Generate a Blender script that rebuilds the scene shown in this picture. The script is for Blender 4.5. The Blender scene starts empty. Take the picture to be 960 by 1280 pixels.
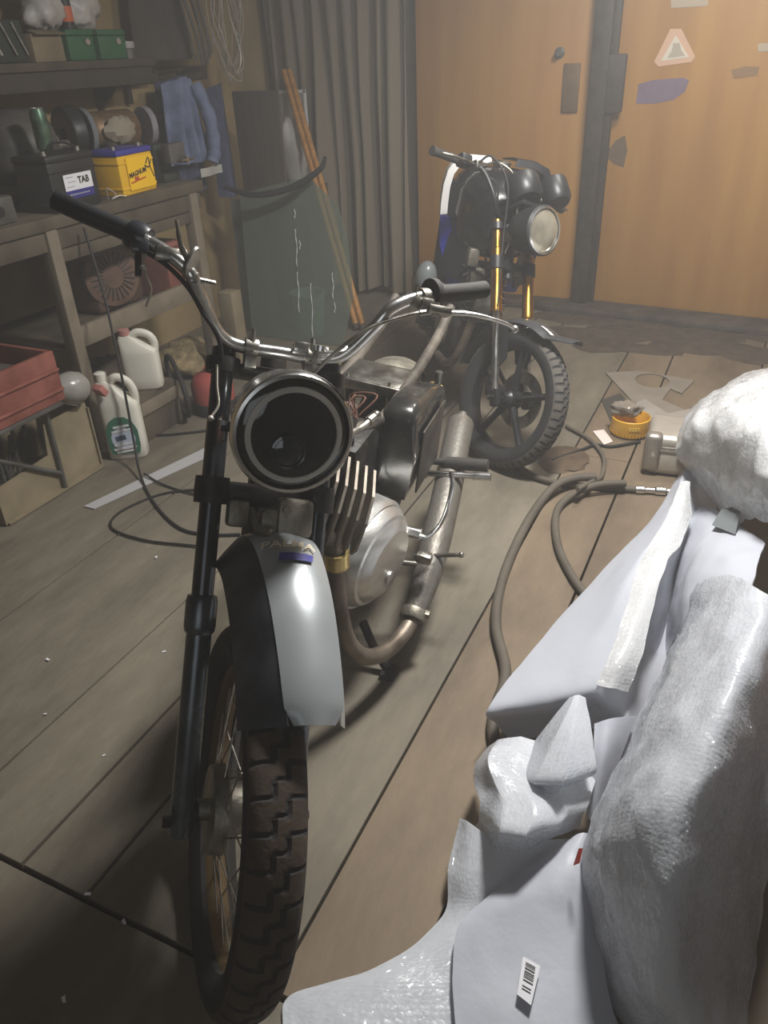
import bpy, bmesh, math, random
from mathutils import Vector, Matrix
random.seed(7)
C = bpy.context.scene.collection
SC = bpy.context.scene
PI = math.pi

# ------------------------------------------------------------------ camera, world, lamps, exposure
cam_d = bpy.data.cameras.new('camera'); cam = bpy.data.objects.new('camera', cam_d); C.objects.link(cam)
cam_d.sensor_fit = 'VERTICAL'; cam_d.sensor_height = 24.0; cam_d.lens = 18.0; cam_d.clip_start = 0.02
cam.matrix_world = Matrix(((0.905178, -0.188136, 0.381127, 0.000000), (0.423250, 0.481021, -0.767775, 0.000000), (-0.038884, 0.856285, 0.515038, 1.540000), (0.000000, 0.000000, 0.000000, 1.000000)))
SC.camera = cam
w = bpy.data.worlds.new('world'); SC.world = w; w.use_nodes = True
w.node_tree.nodes['Background'].inputs[0].default_value = (0.75, 0.8, 0.9, 1)
w.node_tree.nodes['Background'].inputs[1].default_value = 0.03
SC.view_settings.view_transform = 'Standard'; SC.view_settings.look = 'None'
SC.view_settings.gamma = 1.0; SC.view_settings.exposure = 0.0
SC.view_settings.use_curve_mapping = False
SC.cycles.max_bounces = 8; SC.cycles.transparent_max_bounces = 16; SC.cycles.volume_bounces = 1
SC.cycles.use_denoising = True
def lamp(name, loc, aim, power, size, col=(1, .96, .9), size_y=None):
    d = bpy.data.lights.new(name, 'AREA'); d.energy = power; d.color = col
    d.shape = 'RECTANGLE' if size_y else 'DISK'; d.size = size
    if size_y: d.size_y = size_y
    o = bpy.data.objects.new(name, d); C.objects.link(o); o.location = loc
    o.rotation_euler = (Vector(aim) - Vector(loc)).to_track_quat('-Z', 'Y').to_euler()
    return o
LAMP = lamp('work_lamp', (-0.27, 2.32, 2.45), (-0.36, 1.9, 0), 104, 0.38, (1, .98, .95))
DOORLAMP = lamp('ceiling_lamp', (-0.3, 3.7, 2.5), (-0.4, 4.6, 0.6), 33, 0.5, (1, .96, .88))
FILL = lamp('added_fill', (0.4, -1.6, 2.0), (-1.2, 2.0, 0.6), 7, 1.6, (.92, .96, 1), 1.4)  # added soft fill from behind the camera, no known source there
HAZE = 0.025

# ------------------------------------------------------------------ materials
def lin(c):
    if isinstance(c, str):
        c = [int(c[i:i+2], 16) / 255 for i in (0, 2, 4)]
    return tuple((x / 12.92 if x <= .04045 else ((x + .055) / 1.055) ** 2.4) for x in c)
MATS = {}
def mat(name, col, rough=.5, metal=0., var=.0, scale=8., col2=None, bump=0., bscale=40., coat=0., trans=0., spec=.5, stretch=None, alpha=1., sub=0., detail=4., ior=1.45):
    if name in MATS: return MATS[name]
    m = bpy.data.materials.new(name); m.use_nodes = True; nt = m.node_tree; N = nt.nodes; L = nt.links
    b = N['Principled BSDF']; c = lin(col)
    b.inputs['Base Color'].default_value = (*c, 1); b.inputs['Roughness'].default_value = rough
    b.inputs['Metallic'].default_value = metal; b.inputs['Coat Weight'].default_value = coat
    b.inputs['Transmission Weight'].default_value = trans; b.inputs['Specular IOR Level'].default_value = spec
    b.inputs['Alpha'].default_value = alpha; b.inputs['IOR'].default_value = ior
    tc = None
    if var or col2 or bump:
        tc = N.new('ShaderNodeTexCoord'); src = tc.outputs['Object']
        if stretch:
            mp = N.new('ShaderNodeMapping'); mp.inputs['Scale'].default_value = stretch; L.new(src, mp.inputs[0]); src = mp.outputs[0]
    if var or col2:
        n = N.new('ShaderNodeTexNoise'); n.inputs['Scale'].default_value = scale; n.inputs['Detail'].default_value = detail; n.inputs['Roughness'].default_value = .5 if detail < 6 else .68; L.new(src, n.inputs['Vector'])
        r = N.new('ShaderNodeValToRGB'); r.color_ramp.elements[0].position = .32; r.color_ramp.elements[1].position = .68
        c2 = lin(col2) if col2 else None
        r.color_ramp.elements[0].color = (*[x * (1 - var) for x in c], 1)
        r.color_ramp.elements[1].color = (*c2, 1) if c2 else (*[min(1, x * (1 + var)) for x in c], 1)
        L.new(n.outputs['Fac'], r.inputs[0]); L.new(r.outputs[0], b.inputs['Base Color'])
        mr = N.new('ShaderNodeMapRange'); mr.inputs[3].default_value = max(.02, rough - .12); mr.inputs[4].default_value = min(1, rough + .15)
        L.new(n.outputs['Fac'], mr.inputs[0]); L.new(mr.outputs[0], b.inputs['Roughness'])
    if bump:
        n2 = N.new('ShaderNodeTexNoise'); n2.inputs['Scale'].default_value = bscale; n2.inputs['Detail'].default_value = 5; L.new(src, n2.inputs['Vector'])
        bp = N.new('ShaderNodeBump'); bp.inputs['Strength'].default_value = bump; bp.inputs['Distance'].default_value = .01
        L.new(n2.outputs['Fac'], bp.inputs['Height']); L.new(bp.outputs[0], b.inputs['Normal'])
    MATS[name] = m
    return m

def plastic_film(name, col, bubbles, rough, through=.35, crumple=.3, glint=.9):
    m = bpy.data.materials.new(name); m.use_nodes = True; nt = m.node_tree; N = nt.nodes; L = nt.links
    b = N['Principled BSDF']; b.inputs['Base Color'].default_value = (*lin(col), 1); b.inputs['Coat Weight'].default_value = .9 if bubbles else .3; b.inputs['Coat Roughness'].default_value = .12 if bubbles else .2
    b.inputs['Roughness'].default_value = rough; b.inputs['Specular IOR Level'].default_value = .6
    tr = N.new('ShaderNodeBsdfTranslucent'); tr.inputs[0].default_value = (*lin(col), 1)
    mx = N.new('ShaderNodeMixShader'); mx.inputs[0].default_value = through
    L.new(b.outputs[0], mx.inputs[1]); L.new(tr.outputs[0], mx.inputs[2]); L.new(mx.outputs[0], N['Material Output'].inputs[0])
    tc = N.new('ShaderNodeTexCoord')
    n = N.new('ShaderNodeTexNoise'); n.inputs['Scale'].default_value = 11; n.inputs['Detail'].default_value = 4; n.inputs['Roughness'].default_value = .6
    L.new(tc.outputs['Object'], n.inputs['Vector'])
    bp = N.new('ShaderNodeBump'); bp.inputs['Strength'].default_value = crumple; bp.inputs['Distance'].default_value = .02
    L.new(n.outputs['Fac'], bp.inputs['Height']); last = soft = bp
    if bubbles:
        v = N.new('ShaderNodeTexVoronoi'); v.inputs['Scale'].default_value = bubbles; v.inputs['Randomness'].default_value = .45
        L.new(tc.outputs['UV'], v.inputs['Vector'])
        rp = N.new('ShaderNodeMapRange'); rp.inputs[1].default_value = .55; rp.inputs[2].default_value = .25; rp.interpolation_type = 'SMOOTHSTEP'
        L.new(v.outputs['Distance'], rp.inputs[0])
        b2 = N.new('ShaderNodeBump'); b2.inputs['Strength'].default_value = 1; b2.inputs['Distance'].default_value = .005
        L.new(rp.outputs[0], b2.inputs['Height']); L.new(bp.outputs[0], b2.inputs['Normal']); last = b2
        b3 = N.new('ShaderNodeBump'); b3.inputs['Strength'].default_value = .12; b3.inputs['Distance'].default_value = .003; L.new(rp.outputs[0], b3.inputs['Height']); L.new(bp.outputs[0], b3.inputs['Normal']); soft = b3
    if bubbles:      # every little air cushion is tilted its own way and glints on its own
        vg = N.new('ShaderNodeTexVoronoi'); vg.inputs['Scale'].default_value = bubbles * 1.25; L.new(tc.outputs['UV'], vg.inputs['Vector'])
        sb = N.new('ShaderNodeVectorMath'); sb.operation = 'SUBTRACT'; sb.inputs[1].default_value = (.5, .5, .5); L.new(vg.outputs['Color'], sb.inputs[0])
        def tilted(base, k):
            sc_ = N.new('ShaderNodeVectorMath'); sc_.operation = 'SCALE'; sc_.inputs['Scale'].default_value = k; L.new(sb.outputs[0], sc_.inputs[0])
            ad = N.new('ShaderNodeVectorMath'); ad.operation = 'ADD'; L.new(sc_.outputs[0], ad.inputs[0]); L.new(base.outputs[0], ad.inputs[1])
            no = N.new('ShaderNodeVectorMath'); no.operation = 'NORMALIZE'; L.new(ad.outputs[0], no.inputs[0]); return no
        last, soft = tilted(last, glint), tilted(soft, .11)
    L.new(soft.outputs[0], b.inputs['Normal']); L.new(last.outputs[0], b.inputs['Coat Normal'])
    MATS[name] = m
    return m

# ------------------------------------------------------------------ mesh helpers
def cr(pts, k=6, closed=False):
    P = [Vector(p) for p in pts]; n = len(P); out = []
    rng = range(n if closed else n - 1)
    for i in rng:
        if closed: a, b, c, d = P[(i-1) % n], P[i], P[(i+1) % n], P[(i+2) % n]
        else:
            b, c = P[i], P[i+1]; a = P[i-1] if i > 0 else b + (b - c); d = P[i+2] if i + 2 < n else c + (c - b)
        for j in range(k):
            t = j / k
            out.append(.5 * ((2*b) + (c - a) * t + (2*a - 5*b + 4*c - d) * t*t + (3*b - a - 3*c + d) * t**3))
    if not closed: out.append(P[-1])
    return out
def axes(z):
    z = Vector(z).normalized(); x = Vector((0, 0, 1)).cross(z)
    if x.length < 1e-3: x = Vector((1, 0, 0))
    x.normalize(); return x, z.cross(x), z
class MB:
    def __init__(s, M=None): s.V = []; s.F = []; s.I = []; s.UV = {}; s.M = M; s.mi = 0
    def v(s, p):
        p = Vector(p); s.V.append(s.M @ p if s.M else p); return len(s.V) - 1
    def f(s, idx): s.F.append(tuple(idx)); s.I.append(s.mi)
    def box(s, c, d, R=None, bev=0., seg=2):
        c = Vector(c); R = R or Matrix.Identity(3)
        bm = bmesh.new(); bmesh.ops.create_cube(bm, size=1)
        for q in bm.verts: q.co = Vector((q.co.x * d[0], q.co.y * d[1], q.co.z * d[2]))
        if bev: bmesh.ops.bevel(bm, geom=list(bm.edges), offset=bev, segments=seg, affect='EDGES', profile=.5)
        base = len(s.V); bm.verts.index_update()
        for q in bm.verts: s.v(c + R @ q.co)
        for fc in bm.faces: s.f([base + q.index for q in fc.verts])
        bm.free(); return s
    def tube(s, pts, r, n=10, caps=True, closed=False, sq=None):
        P = [Vector(p) for p in pts]; k = len(P); rr = r if isinstance(r, (list, tuple)) else [r] * k
        rings = []; px = None
        for i in range(k):
            if closed: t = P[(i+1) % k] - P[i-1]
            else: t = P[min(i+1, k-1)] - P[max(i-1, 0)]
            if t.length < 1e-9: t = Vector((0, 0, 1))
            t.normalize()
            if px is None: x, y, _ = axes(t)
            else:
                x = px - t * px.dot(t)
                if x.length < 1e-6: x, y, _ = axes(t)
                x.normalize(); y = t.cross(x)
            px = x; ring = []
            for j in range(n):
                a = 2 * PI * j / n; ca, sa = math.cos(a) * rr[i], math.sin(a) * rr[i]
                if sq: sa *= sq
                ring.append(s.v(P[i] + x * ca + y * sa))
            rings.append(ring)
        for i in range(k if closed else k - 1):
            A, B = rings[i], rings[(i+1) % k]
            for j in range(n): s.f((A[j], A[(j+1) % n], B[(j+1) % n], B[j]))
        if caps and not closed: s.f(rings[0][::-1]); s.f(rings[-1])
        return s
    def lathe(s, prof, o=(0, 0, 0), ax=(0, 0, 1), n=24, sx=1., sy=1., closed=False, xdir=None):
        x, y, z = axes(ax); o = Vector(o)
        if xdir: x = Vector(xdir).normalized(); y = z.cross(x)
        rings = []
        for r, h in prof:
            if r < 1e-6: rings.append([s.v(o + z * h)])
            else: rings.append([s.v(o + z * h + x * (math.cos(2*PI*j/n) * r * sx) + y * (math.sin(2*PI*j/n) * r * sy)) for j in range(n)])
        m = len(rings)
        for i in range(m if closed else m - 1):
            A, B = rings[i], rings[(i+1) % m]
            for j in range(n):
                k = (j+1) % n
                if len(A) == 1 and len(B) == 1: continue
                if len(A) == 1: s.f((A[0], B[k], B[j]))
                elif len(B) == 1: s.f((A[j], A[k], B[0]))
                else: s.f((A[j], A[k], B[k], B[j]))
        return s
    def ell(s, c, r, n=16, m=10, R=None, nz=0., seed=0):
        c = Vector(c); R = R or Matrix.Identity(3); rnd = random.Random(seed); ids = []
        for i in range(m + 1):
            th = PI * i / m
            cnt = 1 if i in (0, m) else n
            ring = []
            for j in range(cnt):
                ph = 2 * PI * j / n; k = 1 + nz * (rnd.random() - .5)
                ring.append(s.v(c + R @ Vector((r[0] * math.sin(th) * math.cos(ph) * k, r[1] * math.sin(th) * math.sin(ph) * k, -r[2] * math.cos(th) * k))))
            ids.append(ring)
        for i in range(m):
            A, B = ids[i], ids[i+1]
            for j in range(n):
                k = (j+1) % n
                if len(A) == 1: s.f((A[0], B[k], B[j]))
                elif len(B) == 1: s.f((A[j], A[k], B[0]))
                else: s.f((A[j], A[k], B[k], B[j]))
        return s
    def prism(s, poly, h0, h1, o=(0, 0, 0), a=(1, 0, 0), b=(0, 1, 0), c=(0, 0, 1)):
        o, a, b, c = Vector(o), Vector(a), Vector(b), Vector(c)
        A = [s.v(o + a*p[0] + b*p[1] + c*h0) for p in poly]; B = [s.v(o + a*p[0] + b*p[1] + c*h1) for p in poly]
        n = len(poly); s.f(A[::-1]); s.f(B)
        for i in range(n): s.f((A[i], A[(i+1) % n], B[(i+1) % n], B[i]))
        return s
    def grid(s, P, thick=0., uv=True, close_u=False):
        nr, nc = len(P), len(P[0]); P = [[Vector(q) for q in row] for row in P]
        ids = [[s.v(q) for q in row] for row in P]
        if uv:
            us, vs_ = [0], [0]
            for j in range(1, nc): us.append(us[-1] + sum((P[i][j] - P[i][j-1]).length for i in range(nr)) / nr)
            for i in range(1, nr): vs_.append(vs_[-1] + sum((P[i][j] - P[i-1][j]).length for j in range(nc)) / nc)
            for i in range(nr):
                for j in range(nc): s.UV[ids[i][j]] = (us[j], vs_[i])
        if not thick:
            for i in range(nr - 1):
                for j in range(nc - 1): s.f((ids[i][j], ids[i][j+1], ids[i+1][j+1], ids[i+1][j]))
            return s
        low = []
        for i in range(nr):
            row = []
            for j in range(nc):
                du = P[i][min(j+1, nc-1)] - P[i][max(j-1, 0)]; dv = P[min(i+1, nr-1)][j] - P[max(i-1, 0)][j]
                nn = du.cross(dv)
                if nn.length > 1e-12: nn.normalize()
                k = s.v(P[i][j] + nn * thick); row.append(k)
                if uv: s.UV[k] = s.UV[ids[i][j]]
            low.append(row)
        for i in range(nr - 1):
            for j in range(nc - 1):
                s.f((ids[i][j], ids[i+1][j], ids[i+1][j+1], ids[i][j+1])); s.f((low[i][j], low[i][j+1], low[i+1][j+1], low[i+1][j]))
        for i in range(nr - 1):
            s.f((ids[i][0], low[i][0], low[i+1][0], ids[i+1][0])); s.f((ids[i][-1], ids[i+1][-1], low[i+1][-1], low[i][-1]))
        for j in range(nc - 1):
            s.f((ids[0][j], ids[0][j+1], low[0][j+1], low[0][j])); s.f((ids[-1][j], low[-1][j], low[-1][j+1], ids[-1][j+1]))
        return s
    def raw(s, verts, faces):
        b = len(s.V)
        for q in verts: s.v(q)
        for fc in faces: s.f([b + i for i in fc])
        return s
def obj(name, mb, mats, parent=None, ang=38, label=None, cat=None, group=None, kind=None):
    me = bpy.data.meshes.new(name)
    n = len(mb.V)
    lo = [min(p[i] for p in mb.V) for i in range(3)]; hi = [max(p[i] for p in mb.V) for i in range(3)]
    o3 = Vector(((lo[0]+hi[0])/2, (lo[1]+hi[1])/2, lo[2]))
    me.from_pydata([p - o3 for p in mb.V], [], mb.F)
    mats = mats if isinstance(mats, (list, tuple)) else [mats]
    for m in mats: me.materials.append(m)
    me.polygons.foreach_set('material_index', mb.I)
    if mb.UV:
        uvl = me.uv_layers.new(name='UVMap')
        for lp in me.loops: uvl.data[lp.index].uv = mb.UV.get(lp.vertex_index, (0, 0))
    bm = bmesh.new(); bm.from_mesh(me); bmesh.ops.recalc_face_normals(bm, faces=bm.faces); bm.to_mesh(me); bm.free()
    if ang:
        me.shade_smooth(); me.set_sharp_from_angle(angle=math.radians(ang))
    o = bpy.data.objects.new(name, me); C.objects.link(o); o.location = o3
    adopt(o, parent); tag(o, label, cat, group, kind)
    return o
def world_loc(o):
    p = Vector(o.location)
    while o.parent:
        o = o.parent; p = p + Vector(o.location)
    return p
def adopt(o, parent):
    if parent is not None:
        pw = world_loc(parent); o.parent = parent; o.location = Vector(o.location) - pw
def tag(o, label=None, cat=None, group=None, kind=None):
    if label: o['label'] = label
    if cat: o['category'] = cat
    if group: o['group'] = group
    if kind: o['kind'] = kind
    return o
def thing(name, loc, label, cat, group=None):
    o = bpy.data.objects.new(name, None); C.objects.link(o); o.location = loc; o.empty_display_size = .05
    return tag(o, label, cat, group)
def struct(name, mb, m, ang=38, parent=None): return obj(name, mb, m, parent, ang, kind=None if parent else 'structure')
def text_mesh(txt, size, ext=.0006, shear=0., bold=0.):
    cu = bpy.data.curves.new('t', 'FONT'); cu.body = txt; cu.size = size; cu.extrude = ext; cu.shear = shear; cu.offset = bold
    cu.align_x = 'CENTER'; cu.align_y = 'CENTER'; cu.resolution_u = 2
    ob = bpy.data.objects.new('t', cu); C.objects.link(ob)
    dg = bpy.context.evaluated_depsgraph_get(); me = bpy.data.meshes.new_from_object(ob.evaluated_get(dg))
    vs = [Vector(q.co) for q in me.vertices]; fs = [tuple(p.vertices) for p in me.polygons]
    bpy.data.objects.remove(ob); bpy.data.curves.remove(cu); bpy.data.meshes.remove(me)
    return vs, fs
def flat_text(mb, txt, size, o, a, b, sx=1., **k):
    vs, fs = text_mesh(txt, size, **k); o, a, b = Vector(o), Vector(a).normalized(), Vector(b).normalized(); c = a.cross(b)
    return mb.raw([o + a*q.x*sx + b*q.y + c*q.z for q in vs], fs)
def plate(mb, outer, holes, z, th):
    cu = bpy.data.curves.new('p', 'CURVE'); cu.dimensions = '2D'; cu.fill_mode = 'BOTH'; cu.extrude = th / 2
    for poly in [outer] + holes:
        sp = cu.splines.new('POLY'); sp.points.add(len(poly) - 1); sp.use_cyclic_u = True
        for q, p in zip(sp.points, poly): q.co = (p[0], p[1], 0, 1)
    ob = bpy.data.objects.new('p', cu); C.objects.link(ob); dg = bpy.context.evaluated_depsgraph_get()
    me = bpy.data.meshes.new_from_object(ob.evaluated_get(dg)); vs = [Vector(q.co) + Vector((0, 0, z)) for q in me.vertices]; fs = [tuple(p.vertices) for p in me.polygons]
    bpy.data.objects.remove(ob); bpy.data.curves.remove(cu); bpy.data.meshes.remove(me)
    return mb.raw(vs, fs)
def rotz(a): return Matrix.Rotation(a, 3, 'Z')
def fr(o, x, y, z):
    return Matrix(((x[0], y[0], z[0], o[0]), (x[1], y[1], z[1], o[1]), (x[2], y[2], z[2], o[2]), (0, 0, 0, 1)))
def patch(ctrl, kr=7, kc=7, amp=0., seed=0, floor=.004, ridge=0., facet=False):
    """a smooth sheet through a grid of points, a little crumpled"""
    if facet: rows = [[Vector(r[k // kc]).lerp(Vector(r[min(k // kc + 1, len(r) - 1)]), (k % kc) / kc) for k in range((len(r) - 1) * kc + 1)] for r in ctrl]
    else: rows = [cr(r, kc) for r in ctrl]
    cols = [cr([rows[i][j] for i in range(len(rows))], kr) for j in range(len(rows[0]))]
    P = [[cols[j][i].copy() for j in range(len(cols))] for i in range(len(cols[0]))]
    from mathutils import noise
    for r in P:
        for q in r:
            if amp:
                d = noise.noise_vector(q * 9 + Vector((seed, 0, 0))) * amp + noise.noise_vector(q * 22 + Vector((0, seed, 0))) * amp * .5
                q += d
            if ridge:
                a = abs(noise.noise(q * 5 + Vector((seed, seed, 0)))); b = abs(noise.noise(q * 11 + Vector((0, seed, 3))))
                q.z += ridge * (.25 - a) * 1.3 + ridge * .8 * (.2 - b)
                q.x -= ridge * .6 * (.2 - b)
            q.z = max(q.z, floor)
    return P

# ================================================================== ROOM
m_floor = mat('floor_boards', '645d50', .7, 0, .3, 3.4, '7b7364', .3, 30, stretch=(1, .35, 1), detail=7)
m_floor2 = mat('brown_floor_boards', '685a49', .66, 0, .32, 3.4, '7d6d59', .3, 30, stretch=(1, .35, 1), detail=7)
m_dirt = mat('under_floor_dirt', '1c1a17', .95)
m_board = mat('door_fibreboard', 'ad7c40', .5, 0, .08, 2.2, 'b68746', .04, 60, stretch=(3, 1, .35))
m_ply = mat('plywood_lining', '97825c', .75, 0, .2, 3, 'a58f68')
m_greywall = mat('grey_wall_panel', '59534a', .8, 0, .2, 4, '676056')
m_dark = mat('dark_rubber', '201f1f', .7, 0, .3, 12)
m_ceil = mat('ceiling_boards', '544f47', .85, 0, .2, 3)
m_post = mat('tarred_metal_post', '2b2520', .55, 0, .4, 14, '3a332c', .3, 40)
fl = MB(); xs = [-3.4, -2.74, -2.02, -1.515, -1.25, -1.06, -.585, -.34, .12, .62, 1.25, 1.9]
for i in range(len(xs) - 1):
    a, b = xs[i], xs[i+1]; y0 = .6
    brk = [y0, 5.35] if i not in (3, 6, 7) else [y0, (2.9 if i == 3 else 3.05 if i == 6 else 3.5), 5.35]
    for j in range(len(brk) - 1):
        g = .0065 if i % 2 else .008
        fl.mi = 2 if i > 5 else 0
        dz = .0012 * ((i * 7 + j * 3) % 3)
        fl.box(((a+b)/2, (brk[j]+brk[j+1])/2, -.02 - dz), (b - a - g, brk[j+1] - brk[j] - .004, .04), bev=.0015, seg=1)
fl.mi = 0
for a, b in ((-3.4, -2.2), (-2.2, -1.42), (-1.42, -.2), (-.2, .9), (.9, 1.9)):
    fl.box(((a+b)/2, -.86, -.021), (b - a - .008, 2.9, .04), bev=.0015, seg=1)
fl.mi = 1; fl.box((-.75, 1.6, -.07), (5.3, 7.6, .04))
struct('floor', fl, [m_floor, m_dirt, m_floor2])
struct('wall_left', MB().box((-3.36, 1.6, 1.2), (.1, 7.6, 2.8)), m_ply)
struct('wall_right', MB().box((1.92, 1.6, 1.2), (.1, 7.6, 2.8)), m_greywall)
struct('wall_front', MB().box((-.75, -2.25, 1.2), (5.4, .1, 2.8)), m_greywall)
struct('ceiling', MB().box((-.75, 1.6, 2.65), (5.4, 7.8, .1)), m_ceil)
wb = MB(); wb.box((-2.75, 5.36, 1.2), (1.3, .1, 2.8)); wb.box((1.75, 5.3, 1.2), (.5, .1, 2.8)); wb.box((-.25, 5.36, 2.45), (4.2, .1, .3))
struct('wall_back', wb, m_greywall)
# two big door leaves of orange-brown fibreboard with an iron post between them
d1 = MB(); d1.box((-1.63, 5.27, 1.16), (1.2, .05, 2.3), bev=.004)
struct('door_1', d1, m_board)
d2 = MB(); d2.box((.31, 5.20, 1.16), (2.62, .05, 2.26), rotz(math.radians(-4.5)), bev=.004)
dd2 = struct('door_2', d2, m_board)
tp = MB(); tp.box((-1.045, 5.2, 1.2), (.1, .09, 2.5), bev=.006); tp.box((-.985, 5.225, 1.2), (.05, .05, 2.5), bev=.004)
tp.box((-1.0, 5.19, 1.32), (.2, .05, .3), bev=.01); tp.tube([(-1.09, 5.17, .1), (-1.09, 5.17, 2.4)], .008)
struct('trim_1', tp, m_post)
th = MB(); th.box((-.4, 5.1, .018), (2.7, .24, .05), rotz(math.radians(-5)), bev=.012)
struct('trim_2', th, mat('sooty_threshold', '3c3630', .8, 0, .4, 9, '544b42'))
th2 = MB()
for k in range(34):
    r = random.Random(k); th2.ell((-1.15 + 1.7 * r.random(), 4.98 - .55 * r.random() ** 1.6, .0), (.12 + .14*r.random(), .07 + .05*r.random(), .006 + .012*r.random()), 15, 6, nz=.22, seed=k)
obj('swept_dirt', th2, mat('black_swept_dirt', '473d32', .95, 0, .3, 20), kind='stuff', label='dark swept dirt lying along the foot of the right door', cat='dirt')
# hinge and handle marks on the doors

# ================================================================== NEAR MOTORCYCLE (stripped, leaning on its stand, bars turned)
m_blackpaint = mat('black_enamel', '22242a', .32, 0, .25, 10, '2f3238', coat=.4)
m_forkblack = mat('worn_black_fork', '3a3d42', .16, .6, .3, 14, '4a4c50')
m_chrome = mat('chrome', 'e4e4e2', .22, 1, .1, 20)
m_steel = mat('scuffed_steel', '9a978f', .35, 1, .3, 18, 'b8b5ac', .1, 80)
m_alu = mat('polished_aluminium', 'dddcd8', .36, .9, .15, 10, 'dddcd8', .06, 60, stretch=(1, 1, 5))
m_castalu = mat('dirty_cast_aluminium', '8f897d', .5, .8, .35, 16, 'a8a294', .2, 90)
m_fin = mat('machined_fins', 'c9bfb0', .5, .5, .25, 12, '857d72')
m_tyre = mat('old_tyre_rubber', '3a3734', .85, 0, .35, 9, '2b2928')
m_tread = mat('dusty_tyre_tread', '5b4c3e', .9, 0, .3, 14, '3c322a', .15, 90)
m_rim = mat('dirty_brassy_rim', '8a7350', .5, .35, .4, 9, '65553d')
m_silver = mat('silver_fender_paint', '9a9fa1', .3, .25, .06, 5, coat=.5)
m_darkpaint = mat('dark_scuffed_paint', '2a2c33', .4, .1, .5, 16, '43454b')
m_grip = mat('rubber_grip', '35322f', .75, 0, .2, 20, bump=.1, bscale=150)
m_greasy = mat('greasy_black', '1f1d1c', .5, .2, .5, 18, '35312d', .2, 60)
m_dustframe = mat('dusty_frame', '4c463f', .6, .2, .45, 14, '6b6359', .15, 60)
m_exh = mat('rusty_exhaust', '9b9890', .45, .5, .4, 13, '6c665e', .2, 70)
m_exh2 = mat('browned_pipe', '6a5d50', .45, .7, .4, 10, '8a7f72', .1, 60)
m_brass = mat('brass', 'cdb679', .32, .8, .2, 10)
m_glass = mat('headlamp_glass', '23221f', .08, 0, coat=.6)
m_halo = mat('halo_ring_plastic', 'bfbcb4', .4)
m_lenscore = mat('projector_lens', '20282c', .08, .2, coat=1.)
m_wire = mat('bare_wire', 'b7b0a6', .4, .4)
m_cable = mat('black_cable', '1c1b1b', .6)
m_white = mat('white_lettering', 'fff3dc', .5)
m_blue = mat('blue_mark', '2c2a86', .45)
F, W, B = fr((-0.69245, 0.72405, 0.33293), (0.67200, -0.58224, 0.45762), (0.73143, 0.61854, -0.28709), (-0.11591, 0.52764, 0.84152)) @ Matrix.Scale(.982, 4), fr((-0.69245, 0.72405, 0.33293), (0.64572, -0.76357, 0.00000), (0.73143, 0.61854, -0.28709), (0.21921, 0.18538, 0.95790)), fr((-0.92419, 1.09608, 0.00000), (0.12187, -0.99255, 0.00000), (0.98289, 0.12068, -0.13917), (0.13814, 0.01696, 0.99027))

def tyre_mesh(M, R, w, axis=(0, 1, 0), blocks=10, nth=420, tread=True):
    """round tyre about the local Y axis with a cut block tread"""
    mb = MB(M); hs = .052; prof = []
    K = 28
    for k in range(K + 1):
        a = PI * (k / K) - PI / 2
        yy = math.sin(a) * w; crown = math.cos(a)
        prof.append((R - hs + hs * (abs(crown) ** .62 if crown > 0 else 0), yy if abs(yy) < w else yy * .98))
    prof = [(R - hs * 1.55, -w * .62)] + prof + [(R - hs * 1.55, w * .62)]
    rows = []; LOW = []
    for i in range(nth):
        a = 2 * PI * i / nth; row = []; lows = []
        for (r, y) in prof:
            rr = r; t = y / w
            if tread and abs(t) < .88 and r > R - hs * .75:
                zig = .035 * (1 if (i // (blocks // 2)) % 2 else -1)
                groove = abs(abs(t + zig) - .24) < .035
                lat = (i % blocks == 0 and abs(t) > .3) or (i % blocks == blocks // 2 and abs(t) < .2)
                if groove or lat: rr -= .004
            lows.append(rr < r); row.append(mb.v((math.cos(a) * rr, y, math.sin(a) * rr)))
        rows.append(row); LOW.append(lows)
    m = len(prof)
    for i in range(nth):
        A, Bq = rows[i], rows[(i+1) % nth]
        for j in range(m - 1):
            mb.mi = 1 if (prof[j][0] + prof[j+1][0]) / 2 > R - hs * .5 and not (LOW[i][j] or LOW[i][j+1] or LOW[(i+1) % nth][j] or LOW[(i+1) % nth][j+1]) else 0
            mb.f((A[j], A[j+1], Bq[j+1], Bq[j]))
        mb.mi = 0; mb.f((A[-1], A[0], Bq[0], Bq[-1]))
    return mb
def spoked_wheel(parent, name, M, R, w, nsp=36):
    ty = obj(name, tyre_mesh(M, R, w), [m_tyre, m_tread], parent, 30)
    rim = MB(M); rr = R - .075
    rim.lathe([(rr + .012, -w*.62), (rr + .016, -w*.5), (rr - .004, -w*.3), (rr - .01, 0), (rr - .004, w*.3), (rr + .016, w*.5), (rr + .012, w*.62), (rr, w*.5), (rr - .014, w*.3), (rr - .02, 0), (rr - .014, -w*.3), (rr, -w*.5)], ax=(0, 1, 0), n=64, closed=True)
    obj('rim', rim, m_rim, ty)
    hub = MB(M); hub.lathe([(0, -.075), (.02, -.075), (.02, -.055), (.078, -.055), (.082, -.03), (.05, -.02), (.045, .02), (.07, .03), (.07, .045), (.02, .05), (.02, .07), (0, .07)], ax=(0, 1, 0), n=32)
    obj('hub', hub, m_castalu, ty)
    for k in range(nsp):
        a = 2*PI*k/nsp; sd = 1 if k % 2 else -1; off = (.55 if (k // 2) % 2 else -.55)
        hr = .076 if sd < 0 else .066
        p0 = (math.cos(a + off) * hr, sd * .038, math.sin(a + off) * hr); p1 = (math.cos(a) * (rr - .012), sd * .006, math.sin(a) * (rr - .012))
        obj('spoke', MB(M).tube([p0, p1], .0017, 6), m_steel, ty)
    return ty

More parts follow.
